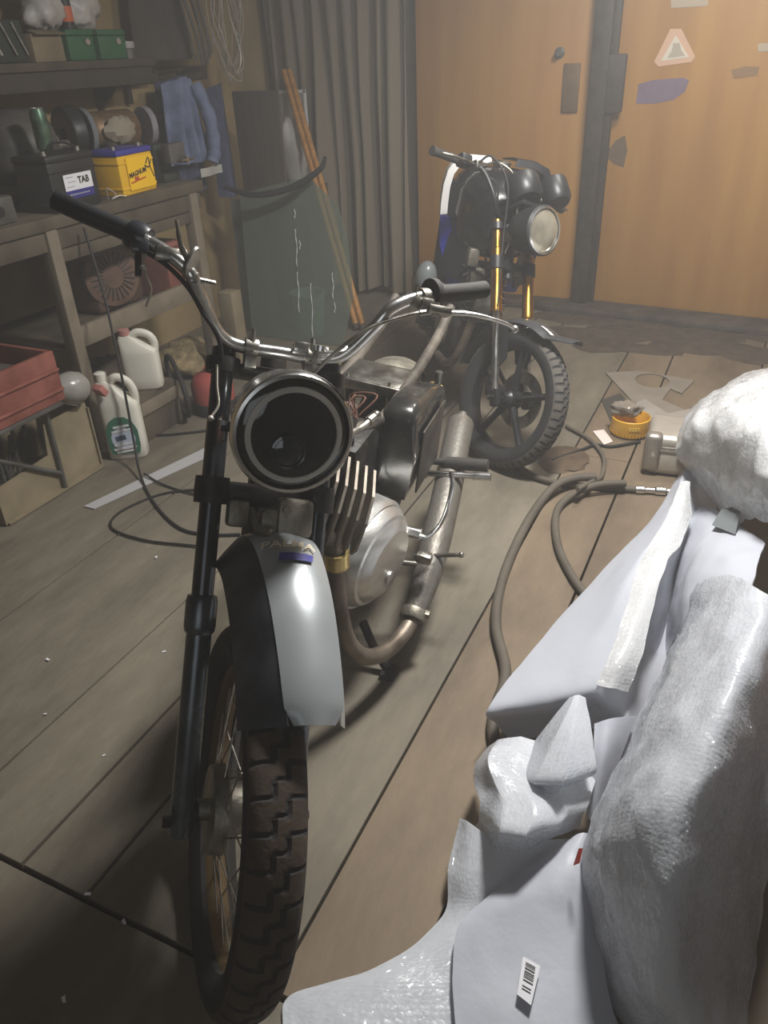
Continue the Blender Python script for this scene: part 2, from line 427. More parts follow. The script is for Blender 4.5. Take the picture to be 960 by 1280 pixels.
bike = thing('motorcycle', (-.95, 1.35, 0), 'stripped old motorcycle with chrome headlight and silver front fender, nearest the camera', 'motorcycle')
fw = spoked_wheel(bike, 'front_wheel', W, .347, .050)
# fork legs: upper tube, slider, collar, axle lug
for sd in (-1, 1):
    v = .103 * sd
    up = MB(F).tube([(0, v, .38), (0, v, .855)], .0205, 20)
    up.lathe([(.0225, .855), (.0225, .868), (.012, .872), (0, .872)], (0, v, 0), (0, 0, 1), 16)
    leg = obj('fork_leg', up, m_forkblack, bike)
    sl = MB(F); sl.lathe([(0, -.045), (.022, -.045), (.0235, -.03), (.0235, .33), (.028, .335), (.0295, .345), (.0295, .392), (.027, .402), (.021, .404)], (0, v, 0), (0, 0, 1), 24)
    s = obj('fork_slider', sl, mat('worn_grey_slider', '565b60', .24, .6, .25, 16, '6a6f73'), leg)
    lug = MB(F); lug.tube([(0, v - .03*sd, -.005), (0, v + .022*sd, -.005)], .02, 14); lug.tube([(0, v + .02*sd, -.02), (0, v + .036*sd, -.02)], .011, 6)
    obj('axle_lug', lug, m_greasy, leg)
obj('front_axle', MB(F).tube([(0, -.125, 0), (0, .125, 0)], .009, 10), m_steel, bike)
tc = MB(F)
for z0, hh in ((.60, .05), (.835, .028)):
    for sd in (-1, 1): tc.lathe([(.0225, z0 - hh/2), (.032, z0 - hh/2), (.033, z0), (.032, z0 + hh/2), (.0225, z0 + hh/2)], (0, .103*sd, 0), (0, 0, 1), 20)
    tc.box((-.035, 0, z0), (.075, .17, hh * .8), bev=.012)
    tc.box((-.012, 0, z0), (.04, .19, hh * .7), bev=.01)
tc.tube([(-.04, 0, .56), (-.04, 0, .87)], .026, 18)
for sd in (-1, 1): tc.tube([(.03, .085*sd, .60), (.045, .085*sd, .60)], .006, 6)
obj('triple_clamp', tc, m_greasy, bike)
br = MB(F); br.box((.02, .015, .545), (.05, .06, .06), bev=.01); br.box((.03, .05, .56), (.05, .07, .075), bev=.012); br.tube([(.055, .03, .575), (.065, .03, .575)], .008, 8)
br.tube([(.02, -.03, .57), (.05, -.02, .535), (.07, 0, .53)], .008, 8); br.box((.02, -.055, .56), (.04, .04, .05), bev=.008)
obj('fender_bracket', br, m_castalu, bike)
# front fender: flat crown with folded skirts
path = [(-.10, .485, .02), (-.05, .515, .02), (.02, .535, .022), (.09, .520, .024), (.155, .478, .026), (.215, .42, .028), (.265, .35, .03), (.30, .29, .03), (.318, .245, .03)]
pp = cr(path, 5)
def fender_frame(i):
    a, b = pp[max(i-1, 0)], pp[min(i+1, len(pp)-1)]; t = Vector((b.x - a.x, b.y - a.y)); t.normalize()
    return pp[i], Vector((-t.y, t.x)) if -t.y * 0 + t.x > 0 else Vector((t.y, -t.x))
def fender_pt(i, prof_v, drop):
    c, nn = fender_frame(i)
    return (c.x - nn.x * drop, c.z + prof_v, c.y - nn.y * drop)
rows_top, rows_l, rows_r = [], [], []
for i in range(len(pp)):
    f = i / (len(pp) - 1); wl, wr = -.074 + .046 * f, .066 + .0*f
    tw = .004
    trim = max(0, f - .93) / .07
    rows_top.append([fender_pt(i, (wl + .012 * trim) + (wr - wl - .026 * trim) * k / 8, .014 * (abs(k - 4) / 4) ** 2) for k in range(9)])
    rows_l.append([fender_pt(i, wl + tw - (.045 + .02*f) * k / 5, .015 + (.06 + .012*f) * (k / 5) ** 1.2) for k in range(6)])
    rows_r.append([fender_pt(i, wr - tw + .022 * k / 4, .015 + .05 * (k / 4)) for k in range(5)])
fend = obj('front_fender', MB(F).grid(rows_top, .0025), m_silver, bike, 50)
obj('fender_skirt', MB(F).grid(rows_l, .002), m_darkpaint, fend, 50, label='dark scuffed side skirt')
obj('fender_skirt', MB(F).grid(rows_r, .002), m_silver, fend, 50)
def on_fender(x, s, h=.0062):
    # x across (v offset), s along from the top backwards, metres
    k = 10.0 + s; i = int(max(0, min(len(pp) - 2, k))); t = k - i
    def one(j):
        f = j / (len(pp) - 1); wl, wr = -.074 + .046*f, .066 + .0*f; mid = (wl + wr) / 2; kk = x / ((wr - wl) / 2)
        return Vector(fender_pt(j, mid + x, .014 * kk * kk - h))
    return one(i) * (1 - t) + one(i + 1) * t
vs, fs = text_mesh('PALMA', .027, .0008, .22, .0004)
lt = MB(F); lt.raw([on_fender(q.x * 1.2 - .006, (-q.y) / .0145 + 6.55) + Vector((0, 0, 0)) for q in vs], fs)
obj('lettering', lt, m_white, fend, 0, label='cream slanted lettering PALMA')
bm_ = MB(F); rows = [[on_fender(.004 + x * .031 - (j - 1) * .002, 8.1 + j * .42, .0052) for x in (-1, -.6, -.2, .2, .6, 1)] for j in range(4)]
bm_.grid(rows, 0); obj('blue_mark', bm_, m_blue, fend, 0, label='smeared blue ink bar under the lettering')
# headlight
Hc = Vector((.176, 0, .706)); HA = Vector((.93, .02, -.34)).normalized()
sh = MB(F); sh.lathe([(0, -.15), (.04, -.148), (.07, -.13), (.092, -.09), (.099, -.04), (.101, -.012), (.104, -.01), (.1065, -.002), (.1065, .010), (.103, .016), (.0975, .017), (.0955, .012)], Hc, HA, 48)
hl = obj('headlight', sh, m_chrome, bike)
gl = MB(F); gl.lathe([(.0955, .010), (.085, .016), (.06, .020), (.03, .0215), (0, .022)], Hc, HA, 48)
obj('headlight_glass', gl, m_glass, hl)
ha = MB(F); ha.lathe([(.084, .0165), (.0835, .020), (.0745, .0225), (.0735, .0185)], Hc, HA, 48, closed=True); obj('halo_ring', ha, m_halo, hl)
hx, hy, _ = axes(HA)
Lc = Hc + Vector((0, 0, 1)) * -.028 + HA * .0185 + Vector((0, -.008, 0))
pl = MB(F); pl.lathe([(.030, 0), (.030, .004), (.026, .0055), (.024, .003), (.018, .0055), (0, .0075)], Lc, HA, 32); obj('projector_lens', pl, m_lenscore, hl)
ea = MB(F)
for sd in (-1, 1):
    ea.box((.07, .108*sd, .706), (.15, .005, .05), bev=.002); ea.tube([(.15, .10*sd, .706), (.15, .118*sd, .706)], .009, 8)
obj('headlight_bracket', ea, m_blackpaint, hl)
vz = MB(F); rows = [[Hc + HA * (.0 + .03 * k / 3) + Vector((0, math.sin(a) * (.108 + .0*k), 0)) + Vector((.17, 0, .985)).normalized() * math.cos(a) * .108 for a in [x * .14 for x in range(-6, 7)]] for k in range(4)]
obj('headlight_peak', MB(F).grid(rows, .002), m_chrome, hl)
# handlebar
bl = [(.02, 0, .872), (.02, -.075, .872), (.035, -.12, .885), (.075, -.165, .94), (.09, -.19, .975), (.078, -.25, 1.01), (.045, -.36, 1.05), (.029, -.405, 1.066)]
brr = [(x, -y, z) for x, y, z in bl[1:]]
hb = obj('handlebar', MB(F).tube(cr(bl[::-1] + brr, 6), .0125, 14), m_chrome, bike)
for sd in (-1, 1):
    c = MB(F); c.lathe([(.0135, -.012), (.019, -.012), (.02, 0), (.019, .012), (.0135, .012)], (.02, .057*sd, .872), (0, 1, 0), 16); c.box((.02, .057*sd, .852), (.026, .024, .04), bev=.004)
    for dx in (-.014, .014): c.tube([(.02 + dx, .057*sd, .86), (.02 + dx, .057*sd, .905)], .005, 6)
    obj('bar_clamp', c, m_steel, hb)
def grip(pts, r, ribs, flange=0, mt=m_grip):
    P = cr(pts, 30); rr = [r * (1 + (.03 if (i % 2 == 0 and ribs) else 0)) for i in range(len(P))]; rr[0] *= .75; rr[-1] *= 1.0
    g = MB(F).tube(P, rr, 18)
    if flange:
        d = P[-1] - P[-2]; g.lathe([(.01, -.006), (flange, -.006), (flange * 1.03, 0), (flange, .006), (.01, .006)], P[-1], d, 22)
    return g
obj('grip', grip([(.027, -.415, 1.070), (.045, -.36, 1.05), (.064, -.292, 1.028)], .0168, 1, 0, mat('black_ribbed_grip', '1d1d20', .45)), MATS['black_ribbed_grip'], hb, label='black ribbed grip')
obj('grip', grip([(.027, .415, 1.070), (.045, .36, 1.05), (.066, .282, 1.025)], .0175, 0, .031, m_grip), m_grip, hb, label='dusty brown rubber grip with a flange')
th_ = MB(F); tp0, tp1 = Vector((.066, -.285, 1.025)), Vector((.078, -.25, 1.009)); ax_ = (tp1 - tp0)
th_.lathe([(.013, -.004), (.024, -.004), (.027, .004), (.027, .022), (.024, .03), (.013, .03)], tp0, ax_, 20); th_.box(tp0 + Vector((.012, .014, -.022)), (.034, .03, .03), bev=.006); th_.tube([tp0 + Vector((.012, .012, -.03)), tp0 + Vector((.014, .016, -.075))], .006, 8)
obj('throttle_housing', th_, m_blackpaint, hb)
tw_ = MB(F); tw_.tube(cr([(.085, -.262, .975), (.087, -.258, .955), (.086, -.246, .93), (.086, -.252, .90)], 5), .0022, 6); tw_.ell((.085, -.262, .965), (.006, .006, .006), 8, 6)
obj('loose_wire', tw_, m_wire, hb)
pk = MB(F); q0 = Vector((.083, -.222, .995)); pk.lathe([(.0, -.004), (.028, -.004), (.03, 0), (.028, .004), (.0, .006)], (.10, -.185, .985), (.4, .75, -.3), 24, sx=.6)
pk.box(q0, (.03, .05, .024), bev=.006); pk.tube(cr([(.105, -.19, .985), (.115, -.205, 1.005), (.12, -.213, 1.03), (.122, -.217, 1.045)], 4), [.006]*4 + [.0045]*4 + [.0035]*4 + [.003], 8)
pk.box((.09, -.178, .962), (.02, .014, .02), bev=.003); pk.tube([(.09, -.178, .962), (.085, -.14, .962)], .004, 6)
obj('choke_lever', pk, m_steel, hb)
cb = MB(F); cb.tube(cr([(.075, -.27, 1.0), (.083, -.225, .978), (.085, -.185, .945), (.07, -.155, .91), (.05, -.12, .87), (.0, -.10, .80)], 6), .0042, 8)
obj('throttle_cable', cb, m_cable, hb)
lv = MB(F); lv.lathe([(.0135, -.011), (.019, -.011), (.02, 0), (.019, .011), (.0135, .011)], (.073, .262, 1.012), (-.3, 1, .25), 16)
lv.box((.085, .262, .995), (.03, .03, .024), bev=.006); lv.box((.098, .285, .985), (.03, .05, .016), bev=.005); lv.tube([(.095, .28, .975), (.095, .28, 1.0)], .008, 8)
lvp = obj('lever_perch', lv, m_steel, hb)
le = MB(F); le.tube(cr([(.10, .292, .982), (.115, .34, .985), (.112, .39, .985), (.095, .44, .985), (.085, .458, .982)], 6), [.0075]*6 + [.0065]*6 + [.0055]*6 + [.005]*6 + [.0065], 10, sq=.7); le.ell((.083, .462, .982), (.008, .008, .008), 10, 8)
obj('clutch_lever', le, m_alu, lvp)
cc = MB(F); cc.tube(cr([(.095, .268, .982), (.098, .22, .965), (.09, .15, .93), (.07, .09, .875), (.02, .06, .83), (-.05, .04, .79)], 7), .0038, 8); cc.tube([(.095, .272, .983), (.097, .245, .974)], .006, 8)
obj('clutch_cable', cc, m_steel, lvp)
sw = MB(F); sw.lathe([(.0135, -.009), (.0185, -.009), (.0185, .009), (.0135, .009)], (.079, .238, .998), (-.3, 1, -.4), 16); sw.tube([(.085, .238, 1.01), (.087, .24, 1.03)], .004, 6)
obj('bar_ring', sw, m_steel, hb)
ig = MB(F); ig.lathe([(0, 0), (.016, 0), (.016, .01), (0, .012)], (.03, .075, .885), (.2, 0, 1), 14); ig.tube(cr([(.05, .08, .88), (.055, .11, .885), (.045, .125, .9)], 4), .004, 6); ig.box((.035, .035, .885), (.02, .03, .02), bev=.004)
obj('bar_bolts', ig, m_chrome, hb)
wl_ = MB(F); wl_.tube(cr([(.06, .112, .79), (.05, .128, .76), (.045, .135, .71), (.06, .125, .675), (.07, .112, .67)], 5), .003, 6)
obj('headlight_wire', wl_, m_wire, hl)
wl2 = MB(F); wl2.tube(cr([(.03, -.118, .83), (.035, -.115, .79), (.04, -.11, .755), (.045, -.122, .73)], 5), .0025, 6); wl2.ell((.045, -.122, .728), (.006, .006, .006), 8, 6)
obj('horn_wire', wl2, m_wire, bike)
# ---- body frame parts
yr = -.04
fm = MB(B)
fm.tube(cr([(.0, 0, .86), (-.2, -.01, .80), (-.45, -.03, .735), (-.62, yr, .70)], 5), .022, 12)
fm.tube(cr([(.03, 0, .74), (-.02, 0, .60), (-.1, 0, .35), (-.16, 0, .18), (-.3, -.01, .13), (-.7, yr, .15), (-.8, yr, .3)], 5), .019, 12)
fm.tube([(.045, 0, .68), (-.03, 0, .93)], .034, 16)
for sd in (-1, 1):
    y = yr + .098 * sd
    fm.tube(cr([(-.5, yr + .05*sd, .70), (-.62, y, .70), (-.85, y, .705), (-1.0, y, .715), (-1.2, y, .75), (-1.32, y, .80)], 5), .0165, 12)
    fm.tube(cr([(-.95, y, .70), (-.85, y, .5), (-.78, y * .7, .3)], 4), .014, 10)
    fm.tube(cr([(-.74, yr + .06*sd, .30), (-.85, yr + .1*sd, .30), (-1.0, yr + .11*sd, .31)], 4), .017, 10)
obj('frame', fm, m_dustframe, bike)
cp = MB(B); cp.box((-.85, yr, .715), (.16, .18, .006), bev=.002); cp.box((-.77, yr, .705), (.012, .19, .03), bev=.002)
for y in (-.11, .02): cp.tube([(-.78, y, .64), (-.78, y, .73)], .005, 6)
obj('seat_plate', cp, m_steel, bike)
rw = spoked_wheel(bike, 'rear_wheel', B @ Matrix.Translation((-.99, yr, .337)), .337, .048)
rf = MB(B); rf.grid([[(-.99 + math.cos(a) * (.36 - .02*abs(k)/3), yr + .065*k/3, .337 + math.sin(a) * (.36 - .02 * (abs(k)/3)**2)) for k in range(-3, 4)] for a in [math.radians(62 + 9*i) for i in range(12)]], .002)
obj('rear_fender', rf, m_castalu, bike)
# engine
en = MB(B); en.box((-.43, -.02, .33), (.42, .24, .28), bev=.05, seg=3); en.box((-.62, -.02, .36), (.2, .2, .22), bev=.04, seg=3); en.lathe([(.0, -.16), (.12, -.155), (.14, -.13), (.14, -.05)], (-.42, 0, .36), (0, 1, 0), 32)
eng = obj('engine', en, m_greasy, bike)
cv = MB(B); cv.lathe([(.14, -.03), (.158, -.02), (.160, .045), (.150, .05), (.150, .06), (.166, .065), (.166, .122), (.158, .134), (.153, .132), (.149, .142), (.136, .160), (.126, .163), (.120, .170), (.10, .184), (.05, .189), (0, .190)], (-.43, 0, .40), (.22, 1, -.03), 56, sy=.95)
cov = obj('clutch_cover', cv, m_alu, eng, 25)
nb_ = MB(B); nb_.lathe([(.02, .17), (.018, .194), (.0, .196)], (-.42, 0, .365), (.22, 1, -.03), 16)
obj('cover_boss', nb_, m_alu, cov)
FB = B @ Matrix.Translation((-.235, .025, .64)) @ Matrix.Rotation(math.radians(17), 4, 'Z') @ Matrix.Rotation(math.radians(-13), 4, 'X') @ Matrix.Translation((0, 0, -.64))
fn = MB(FB)
def fin(y, x0, x1, z0, z1, ch): fn.prism([(x0, z0 + ch), (x0, z1 - ch), (x0 - ch*.8, z1), (x1 + ch, z1), (x1, z1 - ch), (x1, z0 + ch*.5), (x1 + ch*.5, z0), (x0 - ch, z0)], y - .0032, y + .0032, a=(1, 0, 0), b=(0, 0, 1), c=(0, 1, 0))
for k in range(11):
    y = -.115 + k * .0225; e = 1 - .3 * abs(k - 5) / 5
    fin(y, .115 - .035 * (1 - e), -.115 + .03 * (1 - e), .555, .685 + .07 * e, .05)
cyl = obj('cylinder', fn, m_fin, eng, 0)
ci = MB(B); ci.tube([(-.25, .0, .46), (-.25, 0, .74)], .075, 20); ci.tube([(-.25, 0, .74), (-.25, 0, .80)], .012, 8); obj('barrel', ci, m_greasy, eng)
ab = MB(B); ab.box((-.5, -.015, .60), (.2, .15, .2), bev=.02); ab.box((-.42, -.03, .735), (.2, .1, .05), bev=.012); ab.tube(cr([(-.35, .02, .6), (-.45, .05, .58), (-.5, .03, .6)], 4), .03, 12)
obj('air_box', ab, m_greasy, bike)
cab = MB(B); cab.tube(cr([(-.2, .02, .79), (-.28, .06, .80), (-.36, .075, .79), (-.43, .085, .79)], 4), .008, 8); cab.ell((-.44, .087, .79), (.014, .014, .014), 10, 8); cab.tube([(-.4, .08, .79), (-.43, .085, .79)], .012, 8)
obj('tank_bolt', cab, m_steel, bike)
wi = MB(B)
for k in range(5):
    r = random.Random(k); wi.tube(cr([(-.3 - .03*k, -.03 + .02*k, .79), (-.34 - .03*k, .0 + .02*k, .83 + .02*r.random()), (-.40 - .02*k, .03*r.random(), .81), (-.44, .04, .77)], 5), .0022, 6)
obj('wiring', wi, mat('reddish_wires', '7d5a4c', .5), bike)
# side cover (rounded tool box)
sc = MB(B); secs = []
for (x, z1) in ((-.595, .70), (-.60, .725), (-.625, .742), (-.68, .742), (-.78, .728), (-.9, .70), (-.97, .672)):
    z0 = .47 + max(0, (-.7 - x)) * .3
    yc0, yc1 = .055, .150
    secs.append([(x, yc0, z0), (x, yc0, z1 - .02), (x, yc0 + .012, z1), (x, yc1 - .018, z1), (x, yc1 - .004, z1 - .008), (x, yc1, z1 - .03), (x, yc1 + .012, (z0 + z1) / 2), (x, yc1, z0)])
for i in range(len(secs) - 1):
    pass
ids = [[sc.v(q) for q in s_] for s_ in secs]
for i in range(len(ids) - 1):
    A, Bq = ids[i], ids[i+1]
    for j in range(8): sc.f((A[j], A[(j+1) % 8], Bq[(j+1) % 8], Bq[j]))
sc.f(ids[0][::-1]); sc.f(ids[-1])
obj('side_cover', sc, mat('dark_glossy_cover', '2d2d2f', .25, .3, .3, 9, '45443f', coat=.5), bike, 60)
pc = MB(B); pc.box((-.78, .165, .56), (.24, .006, .20), bev=.003)
obj('side_panel', pc, mat('dusty_grey_panel', '3f3a34', .6, .2, .4, 10, '554d44'), bike)
def spring(y):
    m = MB(B); P = [(-1.0 + .022 * math.cos(t * .5), y + .022 * math.sin(t * .5), .37 + t * .0034) for t in range(0, 88)]
    m.tube(P, .0042, 6); return m
for y in (.115, -.195):
    s = MB(B).tube([(-1.0, y, .32), (-1.0, y, .70)], .012, 10); so = obj('shock_absorber', s, m_steel, bike); obj('coil_spring', spring(y), m_brass, so)
# exhaust
ex = MB(B); ex.tube(cr([(-.17, .07, .60), (-.165, .10, .56), (-.155, .115, .46), (-.165, .145, .31), (-.215, .185, .215), (-.30, .222, .175), (-.40, .246, .172), (-.48, .253, .195)], 6), .0225, 16)
exo = obj('exhaust_pipe', ex, m_exh2, bike)
nt = MB(B); nt.lathe([(.022, -.02), (.03, -.02), (.032, -.012), (.03, -.006), (.032, 0), (.03, .006), (.032, .012), (.03, .02), (.022, .02)], (-.163, .106, .545), (.0, .12, -1), 20); obj('exhaust_nut', nt, m_brass, exo)
mu = MB(B); P = cr([(-.44, .25, .182), (-.50, .253, .21), (-.60, .25, .265), (-.85, .224, .346), (-1.1, .188, .405), (-1.28, .165, .44)], 6)
mu.tube(P, [.027 + .020 * min(1, i / 14) - (.03 if i > len(P) - 3 else 0) for i in range(len(P))], 20)
muf = obj('muffler', mu, m_exh, exo)
cl = MB(B); cl.lathe([(.026, -.016), (.036, -.016), (.038, -.01), (.038, .01), (.036, .016), (.026, .016)], (-.455, .251, .19), (-.6, .0, .35), 20); cl.box((-.46, .285, .20), (.02, .025, .018), bev=.003); obj('exhaust_clamp', cl, m_castalu, exo)
# pegs, levers, stand
pg = MB(B); pg.tube([(-.9, .12, .39), (-.9, .345, .435)], .0105, 12); pg.tube([(-.9, .29, .424), (-.9, .345, .435)], .014, 12); obj('footpeg', pg, m_chrome, bike)
pg2 = MB(B); pg2.tube([(-.95, .19, .42), (-.95, .325, .445)], .021, 14); pg2.tube([(-.95, .12, .41), (-.95, .2, .424)], .012, 10); obj('footpeg', pg2, m_grip, bike, label='black rubber footpeg')
kk = MB(B); kk.tube(cr([(-0.560, 0.194, 0.398), (-0.560, 0.229, 0.389), (-0.580, 0.260, 0.417), (-0.600, 0.274, 0.474), (-0.630, 0.273, 0.531), (-0.660, 0.259, 0.558)], 5), [.011]*5 + [.0085]*20 + [.008], 10, sq=.75); kk.lathe([(0, -.05), (.017, -.05), (.017, .02), (0, .02)], (-0.560, 0.197, 0.394), (0, 1, 0), 16)
obj('kick_lever', kk, m_chrome, bike)
gg = MB(B); gg.tube([(-.56, .12, .27), (-.58, .235, .278)], .009, 10); gg.tube([(-.6, .2, .285), (-.6, .335, .332)], .0065, 8); gg.ell((-.6, .337, .333), (.009, .009, .009), 10, 8); gg.box((-0.520, 0.245, 0.348), (.03, .045, .03), bev=.006)
obj('gear_lever', gg, m_steel, bike)
st = MB(B); st.tube(cr([(-.40, .12, .16), (-.385, .16, .10), (-.365, .215, .045)], 4), .013, 10); st.box((-.362, .224, .036), (.06, .045, .02), bev=.006)
obj('side_stand', st, m_greasy, bike)
obj('battery_wire', MB(F).tube(cr([(-.02, .09, .70), (-.05, .105, .64), (-.02, .10, .57)], 5), .004, 8), m_cable, bike)

# ================================================================== FAR MOTORCYCLE (black with gold fork)
G, GW, CB = fr((-0.82783, 2.90281, 0.27570), (0.85760, -0.36557, 0.36177), (0.48553, 0.80746, -0.33505), (-0.16963, 0.46299, 0.86998)), fr((-0.82783, 2.90281, 0.27570), (0.85700, -0.51532, 0.00000), (0.48553, 0.80746, -0.33505), (0.17266, 0.28714, 0.94220)), fr((-1.07771, 3.14896, 0.00000), (0.50000, -0.86603, 0.00000), (0.85536, 0.49384, -0.15643), (0.13548, 0.07822, 0.98769))
m_gold = mat('gold_anodised', 'c08f3e', .25, 1, .1, 10)
m_bowl = mat('satin_black_plastic', '202123', .4, 0, .2, 14)
m_lens2 = mat('clear_headlamp_lens', '8f887a', .12, .5, .25, 7, 'cfc6b0', coat=.8)
m_blue2 = mat('blue_fairing', '1e2b8c', .35, coat=.4)
m_white2 = mat('white_fairing', 'd9d7d4', .35, coat=.3)
m_redrim = mat('red_pinstripe', '9a3a34', .5)
fb = thing('motorcycle', (-1.1, 3.2, 0), 'black street motorcycle with gold fork tubes and blue side panel, parked by the doors', 'motorcycle')
ty = obj('front_wheel', tyre_mesh(GW, .29, .046, blocks=6, nth=300), [mat('grey_tyre_rubber', '2e2d2d', .8, 0, .2, 12), mat('grey_tyre_tread', '57534d', .85, 0, .2, 20)], fb, 30)
rim = MB(GW); rr = .222
rim.lathe([(rr + .008, -.034), (rr + .014, -.03), (rr - .006, -.015), (rr - .01, 0), (rr - .006, .015), (rr + .014, .03), (rr + .008, .034), (rr - .012, .026), (rr - .022, .0), (rr - .012, -.026)], ax=(0, 1, 0), n=64, closed=True)
obj('rim', rim, m_bowl, ty)
ps = MB(GW); ps.lathe([(rr + .006, -.0355), (rr + .0, -.0345), (rr - .002, -.033), (rr + .004, -.034)], ax=(0, 1, 0), n=64, closed=True)
obj('rim_stripe', ps, m_redrim, ty)
hub = MB(GW); hub.lathe([(0, -.06), (.025, -.06), (.03, -.04), (.04, -.03), (.04, .03), (.03, .045), (0, .05)], ax=(0, 1, 0), n=24); obj('hub', hub, m_bowl, ty)
for k in range(5):
    a = 2*PI*k/5 + .35; sp = MB(GW); ca, sa = math.cos(a), math.sin(a)
    sp.tube([(ca*.035, 0, sa*.035), (ca*.11, 0, sa*.11), (ca*.212, 0, sa*.212)], [.023, .017, .021], 10, sq=.7); obj('wheel_spoke', sp, m_bowl, ty)
dsc = MB(GW); dsc.lathe([(.07, .052), (.12, .052), (.12, .056), (.07, .056)], ax=(0, 1, 0), n=40, closed=True); obj('brake_disc', dsc, m_steel, ty)
for sd in (-1, 1):
    v = .094 * sd
    lg = MB(G); lg.lathe([(.0145, -.0), (.0145, .37)], (0, v, 0), (0, 0, 1), 16); lo_ = obj('fork_leg', lg, m_chrome, fb)
    gt = MB(G); gt.lathe([(.015, .345), (.0245, .347), (.0245, .36), (.0235, .365), (.0235, .60), (.019, .605), (.019, .715), (.0, .72)], (0, v, 0), (0, 0, 1), 20); obj('gold_tube', gt, m_gold, lo_, label='gold fork tube')
    bt = MB(G); bt.box((0, v, -.0), (.045, .03, .075), bev=.01); bt.tube([(0, v - .025*sd, 0), (0, v + .04*sd, 0)], .012, 10); bt.box((-.03, v + .005*sd, .05), (.035, .025, .08), bev=.008); obj('fork_foot', bt, m_bowl, lo_)
obj('front_axle', MB(G).tube([(0, -.14, 0), (0, .13, 0)], .008, 10), m_steel, fb)
tcl = MB(G)
for z0, hh in ((.545, .05), (.69, .028)):
    for sd in (-1, 1): tcl.lathe([(.02, z0 - hh/2), (.03, z0 - hh/2), (.03, z0 + hh/2), (.02, z0 + hh/2)], (0, .094*sd, 0), (0, 0, 1), 18)
    tcl.box((-.025, 0, z0), (.06, .17, hh*.8), bev=.01)
tcl.tube([(-.03, 0, .5), (-.03, 0, .72)], .025, 14)
obj('triple_clamp', tcl, m_bowl, fb)
fdr = MB(GW); rows = []
for i in range(23):
    a = math.radians(50 + i * 5.4); R0 = .325 + (.075 if i < 1 else .045 if i < 2 else .02 if i < 3 else 0); ww = .066 if i > 3 else .03 + .009*i
    rows.append([(math.cos(a) * (R0 - .022 * (abs(k)/4)**2), ww * k / 4, math.sin(a) * (R0 - .022 * (abs(k)/4)**2)) for k in range(-4, 5)])
fdr.grid(rows, .003); fdo = obj('front_fender', fdr, mat('satin_grey_fender', '3a3b3d', .35, 0, .15, 10), fb, 50)
for sd in (-1, 1):
    st_ = MB(G); st_.prism([(.05, .30), (-.05, .30), (-.045, .16), (.0, .13), (.04, .16)], .068*sd, .074*sd, a=(1, 0, 0), b=(0, 0, 1), c=(0, 1, 0)); obj('fender_stay', st_, m_bowl, fdo)
dec = MB(GW); rows = []
for i in range(4):
    a = math.radians(66 + i * 4); rows.append([(math.cos(a) * .3265, -.035 + .017*k, math.sin(a) * .3265) for k in range(3)])
obj('fender_decal', dec.grid(rows, .0), m_white2, fdo, label='pale decal on the fender')
# headlight, gauges
Hc = Vector((.15, .0, .655)); HA = Vector((.95, .0, -.22)).normalized()
bw = MB(G); bw.lathe([(0, -.145), (.05, -.14), (.075, -.11), (.09, -.06), (.097, -.01), (.097, .015), (.09, .02), (.085, .014)], Hc, HA, 40); hd = obj('headlight', bw, m_bowl, fb)
lz = MB(G); lz.lathe([(.084, .014), (.07, .022), (.04, .028), (0, .03)], Hc, HA, 40); obj('lens', lz, m_lens2, hd)
rg = MB(G); rg.lathe([(.084, .018), (.091, .022), (.084, .026)], Hc, HA, 40, closed=True); obj('lens_ring', rg, m_chrome, hd)
for sd in (-1, 1):
    eb = MB(G); eb.box((.07, .07*sd, .655), (.14, .006, .06), bev=.002); obj('headlight_bracket', eb, m_bowl, hd)
gx = Vector((-.35, 0, 1)).normalized()
for (c, r) in (((.085, -.015, .79), .072), ((.13, .125, .80), .058)):
    gp = MB(G); gp.lathe([(0, -.01), (r*.8, -.005), (r, .015), (r*1.0, .085), (r*.96, .095), (r*.88, .093), (0, .091)], c, gx, 28); go = obj('gauge_pod', gp, m_bowl, fb)
    gf = MB(G); gf.lathe([(r*.86, .094), (0, .096)], c, gx, 28); obj('gauge_face', gf, m_glass, go)
bk = MB(G); bk.box((.05, .04, .77), (.12, .20, .02), bev=.006); obj('gauge_bracket', bk, m_bowl, fb)
# handlebar
hp = [(-.03, -.02, .745), (-.02, -.08, .755), (-.0, -.11, .80), (-.02, -.15, .90), (-.045, -.20, .93), (-.055, -.385, .932)]
hbar = obj('handlebar', MB(G).tube(cr([(x, y, z) for x, y, z in hp[::-1]] + [(x, -y * .93, z - .05 * min(1, abs(y) / .2)) for x, y, z in hp[1:]], 5), .011, 12), m_bowl, fb)
for sd in (-1, 1):
    dz = -.05 if sd > 0 else 0; q = .93 if sd > 0 else 1
    g = MB(G).tube([(-.055, .395*sd*q, .932 + dz), (-.055, .27*sd*q, .932 + dz)], .0165, 16); g.tube([(-.055, .40*sd*q, .932 + dz), (-.055, .388*sd*q, .932 + dz)], .019, 16); obj('grip', g, m_grip, hbar)
    s2 = MB(G); s2.box((-.05, .235*sd*q, .934 + dz), (.05, .055, .048), bev=.01); obj('switch_box', s2, m_bowl, hbar)
    s3 = MB(G); s3.box((-.04, .17*sd*q, .93 + dz), (.035, .04, .035), bev=.007); obj('lever_perch', s3, m_steel, hbar)
    l2 = MB(G); l2.tube(cr([(-.03, .2*sd*q, .925 + dz), (-.01, .25*sd*q, .915 + dz), (-.005, .33*sd*q, .912 + dz), (-.015, .38*sd*q, .912 + dz)], 5), .0055, 8); obj('brake_lever' if sd < 0 else 'clutch_lever', l2, m_steel, hbar)
